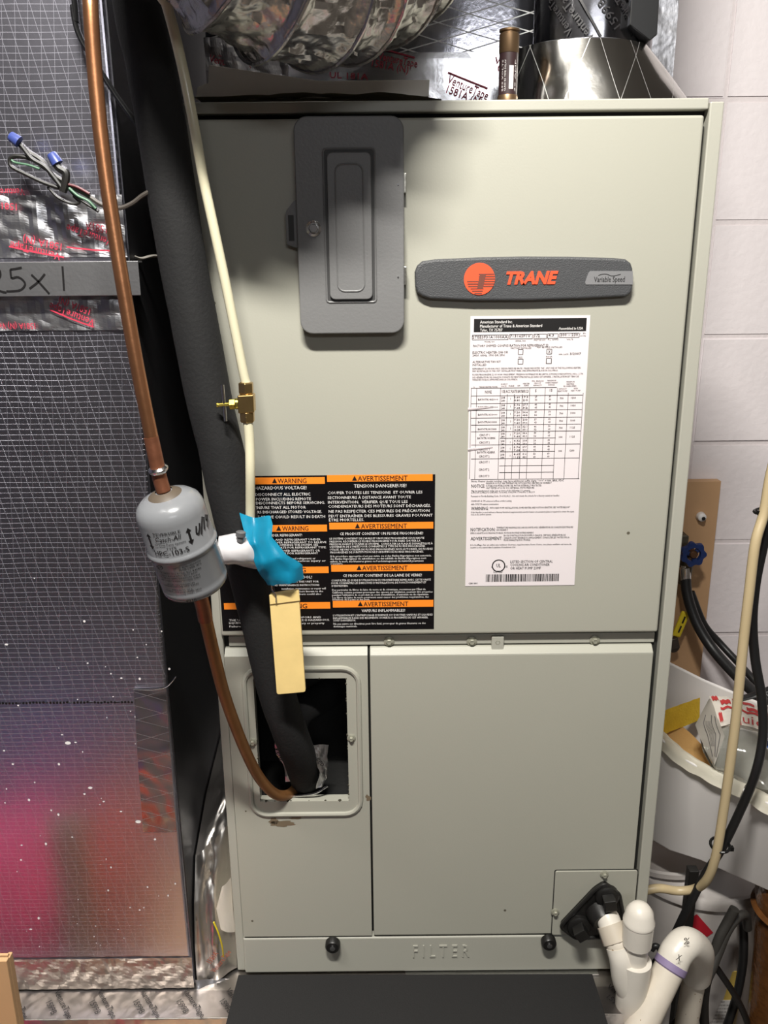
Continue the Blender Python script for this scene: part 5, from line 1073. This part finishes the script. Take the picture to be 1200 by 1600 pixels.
# ------------------------------------------------------------------ white tub on a black stand
TB = thing('white_tub', 'white enamelled tub full of packaging right of the cabinet', 'tub', (.45, .2, 0))
zr = Z(.25); z0 = Z(.05)
Ft = [Vector(p) for p in ((.345, .300, zr + .002), (.3773, .2226, zr), (.3897, .1658, zr), (.4225, .113, zr), (.451, .080, zr), (.4764, .0407, zr), (.56, -.055, zr), (.62, -.11, zr))]
Fb = [Vector(p) for p in ((.352, .265, z0), (.3795, .218, z0), (.402, .190, z0), (.4449, .1655, z0), (.485, .130, z0), (.5249, .095, z0), (.60, .010, z0), (.65, -.04, z0))]
Bt = [Vector(p) for p in ((.405, .49, Z(.30)), (.430, .43, Z(.30)), (.450, .389, Z(.30)), (.4853, .3266, Z(.30)), (.5287, .2685, Z(.30)), (.60, .18, Z(.30)), (.68, .09, Z(.30)), (.74, .03, Z(.30)))]
bm = BM()
def outw(Q, k, d): 
    a = Q[max(k - 1, 0)]; b = Q[min(k + 1, len(Q) - 1)]; t = (b - a); t.z = 0; t.normalize(); return Vector((t.y, -t.x, 0)) * d
n = len(Ft)
ins = [p - outw(Ft, k, .006) for k, p in enumerate(Ft)]; fl_ = [Vector((p.x, p.y, z0 + .012)) - outw(Fb, k, .008) for k, p in enumerate(Fb)]
bi = [p + outw(Bt, k, .006) for k, p in enumerate(Bt)]
rows = []
def mk(Q): return [bm.verts.new(p) for p in Q]
mid_ = [Vector((f.x * .35 + b.x * .65, f.y * .35 + b.y * .65, f.z * .35 + b.z * .65)) + outw(Ft, k, .003) for k, (b, f) in enumerate(zip(Ft, Fb))]
bb = [Vector((p.x, p.y, z0)) for p in Bt]; bfi = [Vector((p.x, p.y, z0 + .012)) + outw(Bt, k, .006) for k, p in enumerate(Bt)]
seq = [mk(ins), mk(Ft), mk(mid_), mk(Fb), mk(bb), mk(Bt), mk(bi), mk(bfi), mk(fl_)]
for A_, B_ in zip(seq, seq[1:] + seq[:1]):
    for k in range(n - 1): bm.faces.new((A_[k], A_[k + 1], B_[k + 1], B_[k]))
# end walls
for k in (0, n - 1):
    try: bm.faces.new([s_[k] for s_ in seq])
    except ValueError: pass
bmesh.ops.recalc_face_normals(bm, faces=bm.faces)
o = obj('tub_body', bm, M_tub, TB, smooth=True)
md = o.modifiers.new('bevel', 'BEVEL'); md.width = .004; md.segments = 3; md.limit_method = 'ANGLE'; md.angle_limit = radians(40)
# curling white paper lining over the rim
for (a_, b_, w_, nm) in ((0, 4.15, .018, 'rim_lining'), (4.45, 7, .020, 'rim_lining')):
    Lq = []; Rq = []
    for i in range(25):
        t = a_ + (b_ - a_) * i / 24; k = min(int(t), n - 2); p = Ft[k].lerp(Ft[k + 1], t - k); o1 = outw(Ft, k, 1).lerp(outw(Ft, k + 1, 1), t - k)
        torn = (.5 + .5 * sin(i * 1.3)) * .006 if (i > 20 or a_ > 4 and i < 3) else .0015 * sin(i * .8)
        Lq.append(p - o1 * .012 + Vector((0, 0, .004))); Rq.append(p + o1 * (.006 + torn) + Vector((0, 0, -w_ + .006 + torn)))
    bm = BM(); loft(bm, Lq, Rq, 8, 60, lambda u, v, p: Vector((0, 0, .008 * sin(pi * min(1, u * 1.1)) + .0025 * NZ(p, 40))), .0008); obj(nm, bm, M_tubline, TB, smooth=True)
TS = thing('tub_stand', 'black stand legs under the white tub', 'stand', (.45, .2, 0))
for (x, y) in ((P(1080, 1380, .155).x, .155), (.66, .03), (.37, .50), (.72, .20)):
    obj('leg', box(BM(), x - .008, x + .008, y - .008, y + .008, .002, z0 - .006), M_blackplastic, TS, bevel=.001)
bm = BM(); fa = [bm.verts.new((x, y, z0 - .0065)) for x, y in ((.45, .19), (.60, .05), (.70, .10), (.50, .42))]; fb = [bm.verts.new((v.co.x, v.co.y, z0 - .0008)) for v in fa]
bm.faces.new(fa[::-1]); bm.faces.new(fb)
for k in range(4): bm.faces.new((fa[k], fa[(k + 1) % 4], fb[(k + 1) % 4], fb[k]))
obj('top_frame', bm, M_blackplastic, TS)

# things lying in the tub
def rot_box(nm, c, ux, uy, hx, hy, hz, m, parent, bevel=.004, seg=3, nrm=None):
    ux = ux.normalized(); uz = ux.cross(uy).normalized(); uy = uz.cross(ux).normalized(); bm = BM(); obox(bm, c, ux, uy, uz, hx, hy, hz); return obj(nm, bm, m, parent, bevel=bevel, seg=seg)
bm = BM(); a = PZ(1036, 1138, Z(.262)); b = PZ(1092, 1106, Z(.262)); a.x -= .03; dirx = (b - a).normalized(); nrm_ = Vector((dirx.y, -dirx.x, 0)).normalized()
c_ = (a + b) / 2 + Vector((0, 0, -.005))
loft(bm, [a + Vector((0, 0, .022)), a + Vector((0, 0, -.022)) + nrm_ * .004], [b + Vector((0, 0, .020)), b + Vector((0, 0, -.022)) + nrm_ * .004], 26, 12, lambda u, v, p: Vector((0, 0, .0012 * NZ(p, 160))), .020)
solo('yellow_sponge', bm, M_sponge, 'bright yellow sponge standing in the white tub', 'sponge', smooth=True)
Lq = [Vector((.356, .29, Z(.225))), Vector((.392, .20, Z(.225))), Vector((.428, .14, Z(.225))), Vector((.462, .10, Z(.225)))]; Rq = [Vector((.42, .32, Z(.238))), Vector((.44, .25, Z(.238))), Vector((.455, .17, Z(.236))), Vector((.47, .115, Z(.232)))]
bm = BM(); loft(bm, Lq, Rq, 10, 16, lambda u, v, p: Vector((0, 0, .0015 * NZ(p, 90))), .022); solo('tan_sponge', bm, M_sponge2, 'pale tan sponge lying in front of the yellow one in the tub', 'sponge', smooth=True)
# clear pack with a printed paper sleeve, bulging like a pillow
PK = thing('clear_pack', 'clear plastic pack with red and white printed sleeve in the tub', 'package', PZ(1150, 1180, Z(.27)))
k_ = lambda px, py, z: PZ(px, py, Z(z))
Lq = [k_(1108, 1092, .33), k_(1092, 1135, .305), k_(1100, 1170, .285), k_(1116, 1200, .262), k_(1135, 1212, .255)]
Rq = [k_(1225, 1110, .33), k_(1228, 1150, .315), k_(1228, 1190, .29), k_(1225, 1225, .268), k_(1222, 1240, .262)]
bm = BM(); loft(bm, Lq, Rq, 30, 30, lambda u, v, p: Vector((0, -.006 * sin(pi * u), .012 * sin(pi * min(1, u * 1.2)) * sin(pi * v) + .0012 * NZ(p, 60))), .0012); obj('clear_film', bm, M_clear, PK, smooth=True)
bm = BM(); loft(bm, [p + Vector((.004, .012, -.012)) for p in Lq], [p + Vector((-.004, .012, -.012)) for p in Rq], 16, 16, lambda u, v, p: Vector((0, -.004 * sin(pi * u), .010 * sin(pi * u) * sin(pi * v))), .008); obj('grey_tray', bm, mat('grey_tray', (150, 146, 134), .45, bump=.2, bscale=30), PK, smooth=True)
S0 = [k_(1108, 1088, .338), k_(1135, 1088, .340), k_(1170, 1098, .341), k_(1215, 1112, .341)]; S1 = [k_(1124, 1136, .318), k_(1145, 1130, .322), k_(1175, 1136, .324), k_(1215, 1150, .322)]
bm = BM(); loft(bm, S0, S1, 8, 30, lambda u, v, p: Vector((0, 0, .005 * sin(pi * u))), .0006); sl = obj('printed_sleeve', bm, M_paper, PK, smooth=True)
def smap(s, t, lift=.0018):
    def sp_(Q, t): t = max(0, min(.999, t)) * (len(Q) - 1); i = int(t); return Q[i].lerp(Q[i + 1], t - i)
    a, b = sp_(S0, s), sp_(S1, s); return a.lerp(b, t) + Vector((0, -.0006, .005 * sin(pi * max(0, min(1, t))) + lift))
bm = BM()
for (s0_, s1_, t0_, t1_) in ((.02, .14, .03, .22), (.16, .36, .22, .40), (.40, .72, .10, .24), (.6, .9, .36, .50), (.12, .55, .50, .58), (.55, 1, .54, .62), (.04, .12, .66, .90)):
    m_ = 8; g = [[bm.verts.new(smap(s0_ + (s1_ - s0_) * i / m_, t + .03 * sin(i * 1.7))) for i in range(m_ + 1)] for t in (t0_, t1_)]
    for i in range(m_): bm.faces.new((g[0][i], g[1][i], g[1][i + 1], g[0][i + 1]))
put_text(bm, 'quick', .62, .26, lambda u, v: smap(.36 + u, .95 - v), .0)
obj('sleeve_print', bm, mat('deep_red_print', (168, 44, 44), .5), sl)
T0 = [k_(1107, 1092, .336), k_(1096, 1120, .318), k_(1092, 1140, .305)]; T1 = [k_(1126, 1134, .318), k_(1124, 1158, .300), k_(1118, 1196, .274)]
SA, SB = [k_(1107, 1092, .337), k_(1086, 1132, .306), k_(1093, 1152, .296), k_(1114, 1194, .270)], [k_(1112, 1096, .338), k_(1126, 1134, .320), k_(1132, 1150, .308), k_(1116, 1196, .271)]
bm = BM(); loft(bm, SA, SB, 10, 24, lambda u, v, p: Vector((0, -.001, .003 * sin(pi * u))), .0005); fl2 = obj('instruction_flap', bm, mat('grey_leaflet', (184, 178, 168), .55), PK, smooth=True)
bm = BM()
def fmap(s, t):
    def sp_(Q, t): t = max(0, min(.999, t)) * (len(Q) - 1); i = int(t); return Q[i].lerp(Q[i + 1], t - i)
    return sp_(SA, s).lerp(sp_(SB, s), t) + Vector((0, -.0022, .003 * sin(pi * t) + .0012))
for t in (.30, .62, .80):
    ribbon(bm, [fmap(.22 + .7 * i / 8, t) for i in range(9)], .0012, Vector((0, -.6, .8)))
for r_i in range(5): ribbon(bm, [fmap(.3 + .5 * i / 6, .38 + .045 * r_i) for i in range(7)], .0005, Vector((0, -.6, .8)))
obj('leaflet_print', bm, mat('grey_print', (70, 66, 64), .6), fl2)
oc = k_(1202, 1164, .318); bm = BM(); un = Vector((.3, -.55, .78)).normalized(); ue = Vector((1, -.0, -.38)).normalized(); uf = un.cross(ue).normalized()
def ell(rx, ry, lift): return [bm.verts.new(oc + ue * rx * cos(2 * pi * k / 36) + uf * ry * sin(2 * pi * k / 36) + un * lift) for k in range(36)]
bm.faces.new(ell(.0225, .0145, .008)); ol = obj('oval_sticker', bm, M_white, PK)
bm = BM(); bm.faces.new(ell(.0212, .0132, .0085)); obj('sticker_ring', bm, mat('mid_blue_print', (60, 110, 190), .4), ol)
bm = BM(); bm.faces.new(ell(.0185, .0108, .009)); obj('sticker_centre', bm, mat('navy_print', (14, 20, 62), .4), ol)
bm = BM(); put_text(bm, 'Post', .024, .0075, lambda u, v: oc + ue * (u - .012) + uf * (v - .003) * (1 if uf.z > 0 else -1) + un * .0094, .03, shear=.2); obj('sticker_lettering', bm, M_white, ol)
bm = BM(); a, b, c = k_(1157, 1092, .34), k_(1184, 1080, .355), k_(1190, 1096, .34)
hose('black_strap', [(1155, 1092, .19), (1172, 1088, .19), (1188, 1082, .19), (1205, 1076, .19)], .0075, M_hose, 'black strap end lying over the clear pack', 'strap', flat=(1, .4))
bm.free()

# ------------------------------------------------------------------ buckets, pot and jug on the floor
def bucket(c, r, h, nm, label, label_red=False):
    t = thing(nm, label, 'bucket', (c[0], c[1], c[2]))
    bm = BM(); lathe(bm, [(r * .86, 0), (r * .88, .003), (r * .965, h * .80), (r * .97, h * .81), (r * .97, h * .95)], c, seg=64); obj('bucket_body', bm, M_bucket, t, smooth=True)
    bm = BM(); lathe(bm, [(r * .985, h - .022), (r * 1.02, h - .020), (r * 1.03, h - .006), (r * 1.01, h), (r * .97, h), (r * .95, h - .008), (r * .3, h - .008)], c, seg=64); obj('bucket_lid', bm, M_bucket, t, smooth=True)
    return t
bc = Vector((P(1078, 1400, .31).x, .315, .0)); lidz = P(1078, 1412, .315 - .145).z
bk = bucket(bc, .140, lidz, 'white_bucket', 'white lidded bucket with a red diamond label under the tub')
def bmap(px, py):
    # where the sight line through the pixel meets the bucket's side
    d = ray(px, py); o_ = CP - bc; r = .136
    a = d.x ** 2 + d.y ** 2; b_ = 2 * (o_.x * d.x + o_.y * d.y); c_ = o_.x ** 2 + o_.y ** 2 - r * r
    t = (-b_ - sqrt(max(b_ * b_ - 4 * a * c_, 0))) / (2 * a); return CP + d * t
bm = BM(); c_ = bmap(1086, 1453); hw = .034; 
ang0 = atan2(c_.y - bc.y, c_.x - bc.x)
def bv(u, v): return bm.verts.new((bc.x + .1372 * cos(ang0 + u / .137), bc.y + .1372 * sin(ang0 + u / .137), c_.z + v))
bm.faces.new((bv(0, .034), bv(-.030, 0), bv(0, -.034), bv(.030, 0))); dm = obj('diamond_label', bm, mat('red_label', (190, 30, 48), .45), bk)
bm = BM(); put_text(bm, '1', .004, .012, lambda u, v: Vector((bc.x + .1375 * cos(ang0 + (u - .002 + .008) / .137), bc.y + .1375 * sin(ang0 + (u - .002 + .008) / .137), c_.z - .02 + v)), .03); obj('label_print', bm, M_white, dm)
lc = Vector((bc.x - .055, bc.y + .03, lidz + .0005)); bm = BM(); lathe(bm, [(.112, 0), (.121, .002), (.122, .012), (.117, .014), (.112, .010), (.01, .010)], lc, (-.03, 0, 1), seg=64)
solo('bucket_lid', bm, M_bucket, 'loose white lid resting on the lidded bucket', 'lid', smooth=True)
# brown glazed pot in the corner
pc = P(1235, 1500, .12); pc.z = 0
ph_ = P(1195, 1380, .12).z
BPt = thing('glazed_pot', 'brown glazed clay pot at the right edge below the tub', 'pot', (pc.x, .12, 0))
pr = pc.x - P(1184, 1420, .12).x
bm = BM(); lathe(bm, [(pr * .55, 0), (pr * .7, .02), (pr * .78, ph_ * .4), (pr * .86, ph_ * .7), (pr * .98, ph_ * .9), (pr * 1.03, ph_ * .94), (pr * 1.0, ph_), (pr * .93, ph_), (pr * .9, ph_ * .9), (pr * .7, ph_ * .4), (.001, ph_ * .38)], (pc.x, .12, 0), seg=64, caps=True)
for v in bm.verts:
    if v.co.z > ph_ * .45: n_ = NZ(v.co, 40); v.co.x += (v.co.x - pc.x) * .03 * n_; v.co.z += .004 * n_
obj('pot_body', bm, M_brownpot, BPt, smooth=True)
bm = BM(); lathe(bm, [(pr * 1.0, 0), (pr * 1.08, .006), (pr * 1.0, .012)], (pc.x, .12, ph_ * .88), seg=64); obj('glaze_band', bm, M_brownpot, BPt, smooth=True)
# yellow-labelled jug
jc = P(1133, 1580, .19); 
JG = thing('cleaning_jug', 'cream plastic jug with a yellow and white label at the bottom right', 'jug', (jc.x, .22, 0))
jx0, jx1 = P(1098, 1540, .19).x, P(1160, 1540, .19).x; jz = P(1130, 1500, .19).z
bm = BM(); prism(bm, [(jx0, .0), (jx1, 0), (jx1 + .004, jz - .06), (jx1 - .012, jz - .02), ((jx0 + jx1) / 2 + .01, jz), ((jx0 + jx1) / 2 - .01, jz), (jx0 + .010, jz - .03), (jx0, jz - .06)], .19, .27)
obj('jug_body', bm, mat('cream_jug', (214, 196, 150), .4), JG, bevel=.01, seg=4)
bm = BM(); lathe(bm, [(.014, 0), (.014, .02), (.011, .022)], ((jx0 + jx1) / 2, .23, jz - .002), seg=20); obj('jug_cap', bm, M_blackplastic, JG, smooth=True)
l0, l1 = P(1106, 1560, .189).x, P(1150, 1560, .189).x
bm = BM(); box(bm, l0, l1, .1882, .19, .03, P(1130, 1518, .189).z); jl = obj('jug_label', bm, mat('yellow_label', (216, 186, 96), .5), JG)
bm = BM(); box(bm, l0 + .001, l1 - .001, .1877, .1882, .05, P(1130, 1562, .189).z); obj('white_panel', bm, M_white, jl)
bm = BM(); box(bm, P(1104, 0, .189).x + .008, P(1118, 1530, .189).x + .004, .1877, .1882, P(1110, 1548, .189).z, P(1110, 1528, .189).z); obj('blue_panel', bm, mat('slate_blue_print', (90, 100, 112), .5), jl)
bm = BM()
for i in range(7): print_on(bm, [('DIRECTIONS FOR USE AND CARE' if i % 2 else 'CAUTION: KEEP OUT OF REACH', 1108, 1567 + i * 5.2, 1132 + (i * 7) % 9, 2.6, .01)], .1874, res=1)
obj('label_print', bm, mat('grey_ink', (84, 80, 78), .6), jl)

# ------------------------------------------------------------------ unseen cloth and card added on the floor to colour the foil's reflection
def heap(nm, c, rx, ry, h, m, label, cat='cloth'):
    bm = BM(); bmesh.ops.create_icosphere(bm, subdivisions=4, radius=1)
    for v in bm.verts:
        d = 1 + .25 * NZ(v.co, 1.7, 2) + .12 * NZ(v.co, 4, 5); v.co = Vector((c[0] + v.co.x * rx * d, c[1] + v.co.y * ry * d, max(0.002, h * .45 + v.co.z * h * .55 * d)))
    return solo(nm, bm, m, label, cat, smooth=True)
heap('added_pink_cloth', (-.86, -.50), .12, .14, .38, mat('hot_pink_cloth', (246, 70, 120), .9), 'unseen pink cloth heap added to be mirrored at the left edge of the foil duct')
heap('added_red_cloth', (-.66, -.60), .085, .10, .36, mat('orange_red_cloth', (236, 100, 62), .9), 'unseen orange-red cloth heap added to be mirrored in the middle of the foil duct')
heap('added_navy_cloth', (-1.02, -1.05), .22, .2, .34, mat('added_navy_cloth', (60, 72, 110), .9), 'unseen navy cloth heap added to be mirrored above the pink one')
heap('added_blue_rag', (-.70, -.36), .07, .09, .06, mat('dark_blue_cloth', (48, 50, 76), .9), 'unseen flat dark blue rag added to be mirrored below the pink and red cloth')
bm = BM(); box(bm, -.60, -.36, -.95, -.25, .001, .012); solo('added_card_sheet', bm, M_card, 'unseen flat sheet of card added on the floor to be mirrored in the foil near the corner', 'card')
